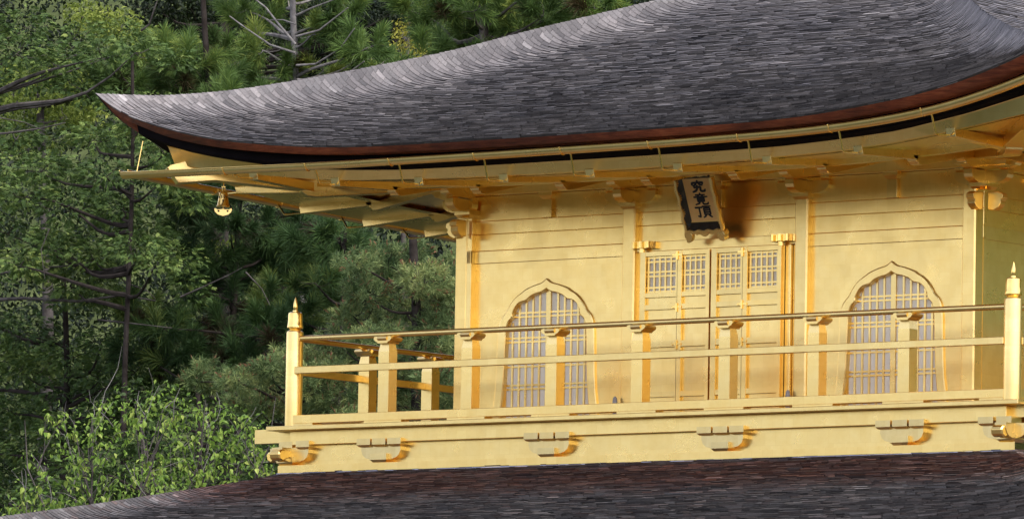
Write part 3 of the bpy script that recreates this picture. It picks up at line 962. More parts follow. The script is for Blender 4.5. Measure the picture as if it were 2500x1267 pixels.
# ribbed gold rims
for s in (-1, 1):
    m = MB()
    for z, dv in wavy(26, FT+.012, FB-.074, .008, 0.3):
        m.box(s*.190+dv-.013, s*.190+dv+.013, -.062, -.030, z-.0072, z+.0045)
    m.box(s*.190-.009, s*.190+.009, -.058, -.031, FB-.078, FT+.012)
    sp('rim', m, GOLD)
m = MB()
for x, dv in wavy(24, -.172, .172, .006, 0):
    m.box(x-.006, x+.0055, -.064, -.034, FB-.084+dv, FB-.056+dv)
sp('rim', m, GOLD)
m = MB()
for x, dv in wavy(18, -.16, .16, .004, 0):
    m.box(x-.006, x+.006, -.062, -.034, FT+.034+dv, FT+.058+dv)
sp('rim', m, GOLD)
foot = [(-.035, 0), (.035, 0), (.045, -.03), (.038, -.06), (.02, -.085), (-.01, -.095), (-.03, -.085), (-.028, -.06), (-.042, -.04)]
for s in (-1, 1):
    sp('foot', MB().prism([(s*.172 + p*(-s), q + FB - .072) for p, q in foot], lambda p, q, t: (p, t, q), -.064, -.02 if s < 0 else .01), GOLD, bevel=.004)
sp('crest', MB().prism([(-.10, 0), (.10, 0), (.085, -.02), (.05, -.012), (.02, -.03), (0, -.036), (-.02, -.03), (-.05, -.012), (-.085, -.02)], lambda p, q, t: (p, t, q + FB - .082), -.060, -.040), GOLD, bevel=.003)
sp('side_board', MB().quadbox([(.190, -.035, FB-.10), (.196, -.035, FB-.10), (.168, .035, FB-.04), (.160, .035, FB-.04), (.190, -.035, FT+.01), (.196, -.035, FT+.01), (.168, .035, FT), (.160, .035, FT)]), GOLD)
# the three characters
GLYPHS = (
    (-.093, .150, .098, .125, [[(.5, 1.02), (.5, .86)], [(.10, .66), (.13, .84), (.87, .84), (.84, .70)], [(.40, .80), (.34, .66), (.16, .56)], [(.60, .80), (.62, .66), (.82, .60)],
      [(.20, .42), (.66, .44), (.62, .12), (.72, .04), (.92, .06), (.95, .20)], [(.44, .58), (.42, .30), (.30, .10), (.08, .0)]]),
    (-.207, .150, .098, .105, [[(.5, 1.03), (.5, .90)], [(.18, .88), (.82, .88)], [(.34, .84), (.39, .72)], [(.66, .84), (.60, .72)], [(.04, .69), (.96, .69)], [(.27, .57), (.27, .29)],
      [(.27, .57), (.73, .57), (.73, .29)], [(.27, .43), (.73, .43)], [(.27, .29), (.73, .29)], [(.40, .29), (.35, .11), (.08, .0)], [(.60, .29), (.60, .07), (.70, .01), (.94, .03), (.97, .17)]]),
    (-.322, .160, .102, .098, [[(.0, .88), (.44, .88)], [(.25, .88), (.25, .06), (.10, .14)], [(.47, .96), (1.0, .96)], [(.73, .96), (.68, .80)], [(.54, .80), (.54, .26)],
      [(.54, .80), (.93, .80), (.93, .26)], [(.54, .62), (.93, .62)], [(.54, .44), (.93, .44)], [(.54, .26), (.93, .26)], [(.64, .24), (.56, .08), (.44, .0)], [(.82, .24), (.90, .10), (1.0, .0)]]))
gg = np.random.default_rng(77)
for zc, wch, hch, sw, strokes in GLYPHS:
    m = MB(); lay = 0
    for st_ in strokes:
        P2 = [((px-.5)*wch + .004, (py-.5)*hch + zc) for px, py in st_]
        lay += 1
        y0 = -.0035 - lay*.00012
        for i in range(len(P2)-1):
            (x0, z0), (x1, z1) = P2[i], P2[i+1]
            L_ = math.hypot(x1-x0, z1-z0); nx, nz = -(z1-z0)/L_, (x1-x0)/L_
            h0 = sw*wch*.5*gg.uniform(.92, 1.12); h1 = h0*(.78 if i == len(P2)-2 else 1.0)
            pts = [(x0+nx*h0, z0+nz*h0), (x0-(x1-x0)/L_*h0*.7, z0-(z1-z0)/L_*h0*.7), (x0-nx*h0, z0-nz*h0), (x1-nx*h1, z1-nz*h1), (x1+(x1-x0)/L_*h1*.8, z1+(z1-z0)/L_*h1*.8), (x1+nx*h1, z1+nz*h1)]
            m.prism(pts, lambda p, q, t: (p, t, q), y0 - i*.00003, 0.001)
    m.build('character', INK, sign)

# ------------------------------------------------------------------ wind bell at the corner
BX = -4.24
bell = tag(empty('wind_bell', (BX, BX, 1.865)), 'small gold wind bell hanging under the left eave corner', 'bell')
view_rz = 0.63
bell.rotation_euler = (0, 0, view_rz)
MB().lathe([(.010, -.190), (.055, -.188), (.060, -.178), (.052, -.160), (.045, -.12), (.040, -.085), (.038, -.065), (.030, -.052), (.012, -.045), (.010, -.040)], 0, 0, 28).build('bell_body', GOLD_S, bell, smooth=True)
m = MB()
m.tube([(0, 0, .05), (0, 0, 0)], .006, 8); m.tube([(.012*math.cos(t), 0, -.026 + .018*math.sin(t)) for t in np.linspace(0, 2*math.pi, 17)], .005, 6)
m.box(-.018, .018, -.008, .008, -.012, -.003)
m.build('hook', GOLD_S, bell)
m = MB()
for i in range(3):
    for j in range(3): m.box(-.018+i*.013, -.010+i*.013, -.0445, -.036, -.088-j*.010, -.082-j*.010)
m.quadbox([(-.002, -.0515, -.150), (.003, -.0515, -.150), (.003, -.04, -.150), (-.002, -.04, -.150), (-.010, -.046, -.122), (.010, -.046, -.122), (.010, -.036, -.122), (-.010, -.036, -.122)])
for s in (-1, 1): m.box(s*.034-.004, s*.034+.004, -.030, -.018, -.105, -.090)
m.build('slot_shade', SHADE_HOLE, bell)
m = MB()
pl = [(0, -.200), (-.02, -.204), (-.05, -.206), (-.072, -.194), (-.078, -.206), (-.070, -.228), (-.045, -.250), (0, -.262), (.045, -.250), (.070, -.228), (.078, -.206), (.072, -.194), (.05, -.206), (.02, -.204)]
m.prism(pl, lambda p, q, t: (p, t, q), -.004, .004)
m.tube([(0, 0, -.19), (0, 0, -.203)], .004, 6)
tg = m.build('tongue_plate', GOLD, bell)
m = MB()
for s in (-1, 1): m.prism([(s*.040 + .010*math.cos(t), -.219 + .009*math.sin(t)) for t in np.linspace(0, 2*math.pi, 9)[:-1]], lambda p, q, t: (p, t, q), -.0048, -.0042)
m.build('plate_hole_shade', SHADE_HOLE, bell)  # dark discs laid on the plate for the shade in its holes

# ------------------------------------------------------------------ the wooded slope behind
TREES = {
    'cyp_a': ([-25.7, 17.0, 0.43], [-25.89, 17.0, 8.54], [(-24.86,16.69,6.5,0.48,0.23),(-24.43,17.05,6.36,0.48,0.2),(-23.58,16.84,6.39,0.41,0.2),(-24.14,17.12,6.01,0.46,0.19),(-25.14,17.15,6.88,0.41,0.23),(-22.73,16.48,6.36,0.36,0.18),(-24.6,16.42,5.37,0.36,0.2),(-24.84,17.4,5.48,0.41,0.2),(-25.72,16.71,6.76,0.56,0.3),(-25.94,16.68,6.04,0.56,0.3),(-26.38,17.59,7.64,0.56,0.3),(-26.3,16.96,5.14,0.56,0.3),(-26.05,17.4,4.81,0.41,0.23)]),
    'cyp_b': ([-20.57, 14.0, 0.16], [-20.77, 14.0, 5.83], [(-22.32,13.97,4.32,0.44,0.22),(-21.8,14.17,4.16,0.49,0.24),(-20.7,13.58,4.45,0.39,0.19),(-20.63,14.16,5.1,0.39,0.22),(-21.19,14.44,5.43,0.34,0.17),(-20.19,14.03,4.76,0.34,0.22),(-21.51,14.29,5.0,0.39,0.19),(-22.27,14.21,4.64,0.39,0.19),(-20.14,13.48,3.53,0.41,0.19),(-21.48,14.31,3.56,0.44,0.19),(-21.96,14.11,3.67,0.44,0.19),(-22.18,13.76,3.45,0.39,0.19),(-19.78,13.44,3.32,0.29,0.15),(-21.97,14.44,3.25,0.44,0.17),(-20.0,13.97,4.4,0.29,0.19),(-21.01,14.26,4.13,0.39,0.19),(-22.99,14.45,3.94,0.29,0.19),(-20.14,14.26,5.33,0.24,0.17)]),
    'ced_c': ([-22.57, 18.0, 0.42], [-22.9, 18.0, 7.67], [(-24.09,18.51,6.49,0.39,0.23),(-23.16,17.87,6.19,0.36,0.26),(-24.31,18.36,6.38,0.31,0.21),(-23.01,17.93,6.37,0.31,0.21),(-23.22,18.52,6.16,0.36,0.21),(-23.79,18.45,6.63,0.36,0.21),(-23.8,17.52,6.22,0.31,0.21),(-22.22,17.56,5.77,0.31,0.21),(-24.19,17.66,6.12,0.31,0.18)]),
    'ced_d': ([-22.81, 20.0, 0.54], [-23.07, 20.0, 8.97], [(-24.17,20.56,7.27,0.32,0.17),(-22.67,19.92,6.95,0.28,0.17),(-22.39,20.15,7.15,0.32,0.21),(-23.37,19.76,6.77,0.29,0.16),(-24.08,20.01,6.65,0.32,0.18),(-21.75,19.86,6.71,0.33,0.16),(-23.08,19.82,6.52,0.26,0.13),(-22.1,20.1,6.6,0.32,0.13),(-23.64,20.1,6.42,0.37,0.14),(-24.29,20.49,6.42,0.32,0.13),(-22.72,20.22,6.51,0.29,0.12),(-24.27,20.51,7.41,0.26,0.13),(-23.53,20.43,7.57,0.32,0.16),(-22.84,20.59,7.59,0.37,0.18),(-23.96,20.21,7.78,0.37,0.19),(-22.46,19.6,7.83,0.32,0.19),(-21.96,20.43,6.57,0.26,0.12)]),
    'ced_e': ([-17.37, 17.0, 0.26], [-17.67, 17.0, 8.46], [(-18.87,17.56,6.5,0.3,0.23),(-18.15,17.49,6.4,0.3,0.19),(-17.44,17.08,6.56,0.28,0.16),(-18.45,17.26,6.67,0.28,0.18),(-16.53,16.65,6.46,0.29,0.2),(-16.63,17.4,6.57,0.25,0.18),(-17.2,17.09,6.39,0.23,0.13),(-17.92,16.74,6.11,0.34,0.14),(-18.21,16.48,6.04,0.25,0.13),(-18.01,17.42,6.15,0.25,0.12),(-17.2,17.59,6.4,0.23,0.09),(-17.44,16.51,6.57,0.25,0.17),(-17.54,17.36,6.9,0.46,0.2),(-17.99,16.89,6.97,0.46,0.23),(-16.27,16.58,6.83,0.41,0.23),(-15.84,16.75,6.52,0.25,0.14),(-17.83,17.32,7.46,0.56,0.3),(-19.17,17.45,6.76,0.23,0.15)]),
    'ced_g': ([-20.57, 16.0, 0.27], [-20.61, 16.0, 5.28], [(-20.71,15.45,4.23,0.3,0.2),(-21.59,16.14,4.03,0.3,0.21),(-20.29,15.45,3.91,0.3,0.2),(-20.47,16.26,3.99,0.28,0.18),(-20.85,15.8,3.61,0.3,0.2),(-20.74,16.46,3.56,0.3,0.21),(-20.33,16.58,3.76,0.29,0.19),(-21.27,16.01,3.35,0.3,0.2),(-22.1,16.6,3.68,0.28,0.18),(-20.56,15.77,3.15,0.33,0.2),(-19.75,15.49,3.0,0.3,0.2),(-19.95,16.12,3.3,0.28,0.18),(-20.45,15.44,4.46,0.28,0.17),(-21.32,15.64,4.37,0.25,0.18),(-20.49,15.89,4.36,0.3,0.15)]),
    'ced_h': ([-18.1, 15.0, 0.17], [-18.27, 15.0, 4.66], [(-18.79,15.13,3.67,0.28,0.18),(-17.92,14.59,3.68,0.25,0.15),(-18.17,14.45,3.14,0.25,0.17),(-19.27,15.44,2.87,0.26,0.18),(-19.23,14.78,2.62,0.28,0.18),(-20.37,15.55,2.72,0.3,0.2),(-20.82,15.48,2.89,0.3,0.2),(-20.82,14.85,2.74,0.3,0.2),(-21.36,14.95,2.91,0.3,0.2),(-20.76,15.02,2.4,0.33,0.2),(-20.3,15.17,2.4,0.33,0.21),(-21.42,15.11,2.48,0.33,0.2),(-19.71,15.07,2.32,0.25,0.15),(-18.54,15.14,3.41,0.23,0.15),(-19.24,15.53,3.97,0.22,0.14),(-17.94,15.01,3.57,0.22,0.13),(-19.02,14.92,2.43,0.25,0.15)]),
    'pine_i': ([-14.71, 12.0, -0.3], [-14.85, 12.0, 3.37], [(-15.35,12.26,3.04,0.35,0.17),(-14.39,11.69,2.76,0.35,0.19),(-15.24,11.76,2.67,0.33,0.16),(-15.28,12.57,2.55,0.4,0.17),(-15.62,12.03,2.42,0.35,0.14),(-14.52,12.06,2.24,0.33,0.19),(-14.77,11.41,2.07,0.4,0.16),(-14.74,11.9,1.82,0.4,0.16),(-15.66,12.1,1.91,0.33,0.14),(-14.01,11.42,1.58,0.31,0.17),(-15.21,12.14,1.53,0.4,0.15),(-14.63,12.16,1.33,0.38,0.16),(-15.19,11.47,2.97,0.28,0.12),(-14.48,12.15,2.62,0.24,0.19),(-14.09,11.96,1.94,0.28,0.24),(-14.1,12.22,1.41,0.33,0.24),(-15.69,11.82,2.13,0.28,0.14),(-15.04,12.25,3.16,0.28,0.11)]),
    'pine_j': ([-16.14, 11.5, -0.3], [-16.0, 11.5, 2.25], [(-17.51,11.79,1.84,0.26,0.12),(-16.38,10.93,1.62,0.33,0.13),(-16.0,10.97,1.75,0.28,0.14),(-16.25,11.71,1.95,0.31,0.14),(-16.75,12.06,1.57,0.31,0.14),(-15.59,11.2,1.57,0.36,0.15),(-15.43,11.45,1.4,0.33,0.16),(-16.03,11.61,1.31,0.36,0.14),(-16.36,11.28,1.32,0.28,0.12),(-15.47,11.34,1.74,0.28,0.13),(-15.11,11.28,1.14,0.38,0.14),(-16.65,11.34,1.4,0.26,0.11),(-17.61,11.61,1.73,0.19,0.09)]),
    'cyp_k': ([-22.91, 15.5, 0.04], [-23.02, 15.5, 3.63], [(-23.39,15.26,2.81,0.45,0.22),(-22.73,15.35,2.49,0.45,0.21),(-23.86,15.83,2.36,0.45,0.22),(-21.85,14.93,2.58,0.35,0.2),(-23.04,15.58,2.07,0.45,0.21),(-23.94,15.78,1.85,0.4,0.21),(-22.19,15.27,2.17,0.4,0.2),(-21.52,15.17,2.24,0.35,0.18),(-22.09,15.86,1.9,0.35,0.18),(-23.28,15.19,1.34,0.4,0.21),(-22.64,15.12,1.52,0.4,0.21),(-23.67,15.42,0.91,0.4,0.23),(-24.86,15.74,2.39,0.6,0.35),(-24.34,15.02,1.51,0.6,0.35),(-24.49,15.29,3.06,0.55,0.3),(-22.07,15.3,1.71,0.4,0.2),(-21.54,15.9,2.04,0.3,0.17)]),
    'cyp_l': ([-18.68, 13.0, -0.89], [-18.82, 13.0, 1.99], [(-19.06,12.93,1.46,0.38,0.19),(-18.84,13.43,1.15,0.38,0.19),(-17.68,12.6,1.4,0.34,0.19),(-17.53,12.8,0.98,0.34,0.19),(-19.7,13.18,1.16,0.38,0.19),(-20.37,13.46,0.81,0.38,0.19),(-18.86,12.94,0.74,0.38,0.19),(-17.9,12.67,0.6,0.38,0.19),(-20.1,12.55,0.89,0.38,0.19),(-19.53,13.04,1.73,0.34,0.17),(-20.67,12.63,0.57,0.43,0.19),(-20.47,13.37,0.42,0.38,0.14),(-21.98,13.41,0.5,0.38,0.19),(-17.43,12.62,0.59,0.29,0.19)]),
    'pale': ([-27.55, 20.5, 0.66], [-27.67, 20.5, 6.91], [(-27.57,20.23,6.52,0.51,0.32),(-27.61,20.87,6.29,0.48,0.27),(-28.15,20.67,6.24,0.48,0.24),(-28.55,20.87,6.61,0.37,0.24),(-26.18,20.31,7.29,0.32,0.24),(-26.39,20.06,7.35,0.27,0.21),(-26.84,20.25,7.48,0.27,0.21),(-27.83,20.85,6.79,0.37,0.21),(-24.92,20.23,6.93,0.21,0.16)]),
    'pale2': ([-21.9, 17.5, 0.38], [-22.0, 17.5, 4.16], [(-21.84,17.32,3.83,0.41,0.21),(-21.52,17.4,3.98,0.31,0.15),(-22.31,17.4,3.96,0.26,0.17),(-21.04,17.39,3.4,0.31,0.2),(-21.85,18.0,2.97,0.26,0.13),(-19.82,17.09,2.92,0.15,0.2)]),
    'yellow': ([-22.19, 21.5, 0.61], [-22.38, 21.5, 7.29], [(-21.87,20.91,6.91,0.22,0.28),(-22.86,22.03,7.22,0.18,0.19),(-22.59,21.96,6.87,0.19,0.16),(-22.89,22.08,6.8,0.16,0.11),(-22.47,21.42,6.92,0.14,0.16)]),
    'darkb': ([-28.04, 25.0, 0.92], [-28.4, 25.0, 8.84], [(-29.26,25.54,8.16,0.45,0.34),(-28.65,25.51,8.0,0.51,0.34),(-28.67,24.67,7.57,0.39,0.28),(-27.89,25.29,8.16,0.51,0.39),(-26.25,25.4,7.84,0.51,0.39),(-25.52,25.2,7.89,0.45,0.34),(-29.27,25.02,8.1,0.34,0.28),(-25.58,24.75,7.34,0.51,0.28),(-29.4,24.81,8.31,0.45,0.34),(-26.53,24.67,8.01,0.51,0.34),(-24.69,24.48,8.09,0.56,0.34),(-23.09,25.11,8.17,0.68,0.45),(-21.8,24.74,7.94,0.68,0.34),(-26.92,25.37,7.37,0.51,0.34)]),
}
SAPS = {
    'sap_a': [(-17.42,8.64,0.35),(-18.25,9.32,0.25),(-18.28,9.15,0.1),(-17.68,9.34,1.09),(-17.28,9.32,1.21),(-17.01,9.32,1.32),(-16.38,9.06,1.24),(-15.93,8.61,0.99),(-16.66,9.2,0.96),(-16.65,8.74,0.81),(-16.95,8.84,0.69),(-16.6,9.13,0.68),(-16.15,9.02,0.61),(-16.72,8.93,0.49),(-16.59,9.35,0.42),(-17.45,9.09,0.28),(-16.96,8.87,0.21),(-17.44,8.8,0.15),(-16.84,9.29,0.28),(-15.88,8.98,0.51),(-17.77,9.23,1.18),(-16.75,8.88,1.03),(-15.8,8.76,0.29),(-17.94,9.03,0.34),(-16.65,9.25,1.17),(-17.03,8.74,0.57)],
    'sap_b': [(-16.75,9.83,1.3),(-16.51,9.94,1.37),(-16.31,9.84,1.17),(-15.91,9.86,1.23),(-15.14,9.21,1.1),(-15.9,9.7,1.02),(-16.22,9.89,0.9),(-16.04,9.24,0.9),(-15.31,9.42,0.89),(-15.07,9.41,1.02),(-15.29,9.62,0.77),(-15.58,9.54,0.72),(-15.08,9.58,0.62),(-15.11,9.82,0.73),(-15.59,9.2,0.61),(-15.92,9.24,0.67),(-16.21,9.3,0.72),(-15.2,9.3,0.52),(-15.51,9.25,0.48),(-16.47,9.98,0.5),(-15.33,9.88,0.87),(-16.11,9.27,0.35),(-16.69,9.6,0.53),(-15.97,9.45,0.29),(-14.74,9.45,0.51),(-15.48,9.48,1.08),(-16.41,9.72,1.12)],
    'sap_c': [(-19.3,10.67,0.8),(-18.78,10.49,0.96),(-18.36,10.35,1.08),(-18.04,10.46,1.27),(-17.6,10.3,1.38),(-17.35,10.64,1.54),(-17.2,10.77,1.22),(-16.62,10.5,1.27),(-16.12,10.26,0.97),(-15.83,10.34,0.89),(-15.72,10.5,0.97),(-16.22,10.68,0.77),(-16.69,10.83,0.69),(-16.78,10.5,0.63),(-17.42,10.84,0.62),(-17.73,10.7,0.67),(-17.96,10.55,0.5),(-18.29,10.5,0.48),(-18.68,10.6,0.59),(-19.43,10.76,0.27),(-18.8,10.54,0.24),(-18.62,10.76,0.22),(-18.22,10.57,0.27),(-17.35,10.4,0.34),(-17.18,10.63,0.37),(-16.09,10.76,0.58)],
}
BARE_LIMBS = [
    (0.035, [(-25.98,17.2,5.96),(-25.16,17.2,6.1),(-24.41,17.2,6.24),(-23.74,17.2,6.39),(-23.54,17.2,6.4)]),
    (0.03, [(-23.42,14.3,5.1),(-22.89,14.3,5.1),(-22.37,14.3,5.13),(-21.98,14.3,5.18)]),
    (0.042, [(-23.53,14.5,3.09),(-22.74,14.5,3.09),(-21.89,14.5,3.02),(-21.18,14.5,3.07),(-20.66,14.5,2.98)]),
    (0.015, [(-22.2,13.2,5.16),(-21.68,13.2,5.06),(-21.35,13.2,4.94)]),
    (0.02, [(-18.86,12.8,2.82),(-18.5,12.8,2.93),(-18.13,12.8,3.05),(-17.95,12.8,3.12)]),
    (0.025, [(-23.08,17.0,6.66),(-22.95,17.0,6.73),(-22.87,17.0,6.93),(-22.78,17.0,7.13)]),
    (0.03, [(-23.21,14.2,3.33),(-22.49,14.2,3.42),(-21.9,14.2,3.42),(-21.39,14.2,3.45)]),
    (0.02, [(-21.13,14.0,2.73),(-20.55,14.0,2.66),(-19.98,14.0,2.59)]),
    (0.02, [(-21.8,15.0,3.43),(-21.54,15.0,3.27),(-21.21,15.0,3.16),(-21.08,15.0,3.06)]),
    (0.014, [(-19.35,14.6,3.28),(-19.1,14.6,3.07),(-18.97,14.6,2.87)]),
    (0.012, [(-21.08,13.0,3.73),(-21.2,13.0,3.49),(-21.13,13.0,3.14)]),
]
D_LIMBS = [
    (0.022, [(-22.69,19.6,6.74),(-22.98,19.6,7.02),(-23.19,19.6,7.24),(-23.53,19.6,7.47)]),
    (0.02, [(-22.69,19.6,6.63),(-23.11,19.6,6.76),(-23.52,19.6,7.0),(-23.79,19.6,7.17)]),
    (0.02, [(-22.67,19.6,6.47),(-22.36,19.6,6.47),(-21.97,19.6,6.64),(-21.74,19.6,6.89)]),
    (0.02, [(-22.65,19.6,6.29),(-22.29,19.6,6.24),(-21.83,19.6,6.32),(-21.57,19.6,6.46)]),
    (0.022, [(-22.69,19.6,6.84),(-22.31,19.6,6.9),(-21.85,19.6,7.16)]),
    (0.014, [(-22.7,19.6,7.0),(-22.91,19.6,7.07),(-23.18,19.6,7.08)]),
    (0.02, [(-22.7,19.6,7.11),(-22.45,19.6,7.19),(-21.99,19.6,7.3)]),
]

def rand_unit(g, n):
    v = g.normal(size=(n, 3)); return v/np.linalg.norm(v, axis=1, keepdims=True)
def unit(v): return v/np.maximum(np.linalg.norm(v, axis=-1, keepdims=True), 1e-9)

class Foliage:
    """collects triangles / quads of foliage with a colour value per face corner point"""
    def __init__(self): self.V = []; self.F = []; self.T = []; self.n = 0
    def add(self, verts, tint, k):       # verts (m,k,3), tint (m,)
        m = len(verts)
        self.V.append(verts.reshape(-1, 3)); self.T.append(np.repeat(tint, k))
        self.F.append((np.arange(m*k) + self.n, k, m)); self.n += m*k
    def build(self, name, mat, parent):
        V = np.concatenate(self.V).astype(np.float32); T = np.clip(np.concatenate(self.T), 0, 1).astype(np.float32)
        if parent is not None: V = V - np.array(parent.location, dtype=np.float32)
        me = bpy.data.meshes.new(name)
        me.vertices.add(len(V)); me.vertices.foreach_set('co', V.reshape(-1))
        idx = np.concatenate([f[0] for f in self.F]).astype(np.int32)
        tot = np.concatenate([np.full(f[2], f[1], np.int32) for f in self.F])
        st = np.concatenate([[0], np.cumsum(tot)[:-1]]).astype(np.int32)
        me.loops.add(len(idx)); me.loops.foreach_set('vertex_index', idx)
        me.polygons.add(len(tot)); me.polygons.foreach_set('loop_start', st)
        me.update(calc_edges=True)
        a = me.attributes.new('tint', 'FLOAT', 'POINT'); a.data.foreach_set('value', T)
        me.materials.append(mat)
        o = link(name, me, parent); o['kind'] = 'stuff'
        return o

def add_tufts(fo, g, C_, D_, Rad, nb, width, tint, spread=0.75):
    """brushes of needles: each starts near a twig and sweeps outward and forward"""
    n = len(C_)
    rep = lambda a: np.repeat(a, nb, axis=0)
    c = rep(C_); d = rep(D_); r = np.repeat(Rad, nb); t0 = np.repeat(tint, nb)
    along = g.uniform(-.55, .45, n*nb)
    rv = rand_unit(g, n*nb)
    dirn = unit(d*g.uniform(.35, 1.1, (n*nb, 1)) + rv*spread)
    root = c + d*(along*r)[:, None]
    ln = r*g.uniform(.55, 1.0, n*nb)
    mid = root + dirn*(ln*.55)[:, None]
    tip = root + dirn*ln[:, None] + np.stack([np.zeros(n*nb), np.zeros(n*nb), -.10*ln], 1)
    side = unit(np.cross(dirn, rand_unit(g, n*nb)))*(width*g.uniform(.6, 1.2, n*nb))[:, None]
    verts = np.stack([root - side*.5, mid - side, tip, mid + side], 1)
    fo.add(verts, t0 + g.normal(0, .09, n*nb), 4)

def add_sprays(fo, g, C_, D_, N_, L_, tint):
    """flat lacy fans of scale leaves"""
    n = len(C_)
    S_ = unit(np.cross(N_, D_))
    spec = [(0, 0, 1.0, 0.0)]
    for k in range(4):
        p = .12 + .20*k
        for s in (-1, 1): spec.append((p, s, .50*(1 - p*.75), s*.85))
        for s in (-1, 1): spec.append((p*.9, s*1.0, .32*(1-p*.8), s*1.35))
    for (p, s, l, ang) in spec:
        a = ang + g.normal(0, .18, n)
        d = D_*np.cos(a)[:, None] + S_*np.sin(a)[:, None]
        nn = unit(N_ + g.normal(0, .25, (n, 3)))
        b = C_ + D_*(p*L_)[:, None]
        ln = L_*l*g.uniform(.75, 1.15, n)
        sd = unit(np.cross(nn, d))*(ln*.09 + .0028)[:, None]
        m = b + d*(ln*.5)[:, None]
        tp = b + d*ln[:, None]; tp[:, 2] -= ln*.22*g.uniform(.3, 1.4, n)
        m2 = m.copy(); m2[:, 2] -= ln*.03
        fo.add(np.stack([b, m2 - sd, tp, m2 + sd], 1), tint + g.normal(0, .07, n), 4)

def add_leaves(fo, g, C_, size, tint, hang=.5):
    n = len(C_)
    d = rand_unit(g, n); d[:, 2] -= hang; d = unit(d)
    nn = rand_unit(g, n); nn[:, 2] += .8; s = unit(np.cross(nn, d)); up = unit(np.cross(d, s))
    L_ = size*g.uniform(.7, 1.25, n)
    b = C_; tip = C_ + d*L_[:, None] - up*(.12*L_)[:, None]
    m = C_ + d*(L_*.45)[:, None]
    w = (L_*.27)[:, None]
    fo.add(np.stack([b, m - s*w + up*w*.35, tip], 1), tint + g.normal(0, .05, n), 3)
    fo.add(np.stack([b, tip, m + s*w + up*w*.35], 1), tint + g.normal(0, .05, n), 3)

def pad_points(g, pad, n, shell=.45):
    x, y, z, rx, rz = pad
    v = rand_unit(g, n)
    r = g.uniform(shell, 1.0, n)**(1/2.0)
    p = v*r[:, None]
    return np.array([x, y, z]) + p*np.array([rx, rx*.9, rz]), v

def limb(name, path, r0, r1, mat, parent, seg=6):
    n = len(path)
    base = Vector(parent.location) if parent else Vector((0, 0, 0))
    rr = [r0 + (r1-r0)*i/(n-1) for i in range(n)]
    return MB().tube([Vector(p) - base for p in path], rr, seg).build(name, mat, parent, smooth=True)

def curve_path(g, a, b, n=7, sag=.0, wob=.05):
    a, b = np.array(a, float), np.array(b, float)
    L_ = np.linalg.norm(b-a)
    pts = []
    off = g.normal(0, wob*L_, (2, 3))
    for i in range(n):
        t = i/(n-1)
        p = a + (b-a)*t + off[0]*math.sin(math.pi*t) + off[1]*math.sin(2*math.pi*t)*.5
        p[2] -= sag*L_*math.sin(math.pi*t)
        pts.append(tuple(p))
    return pts

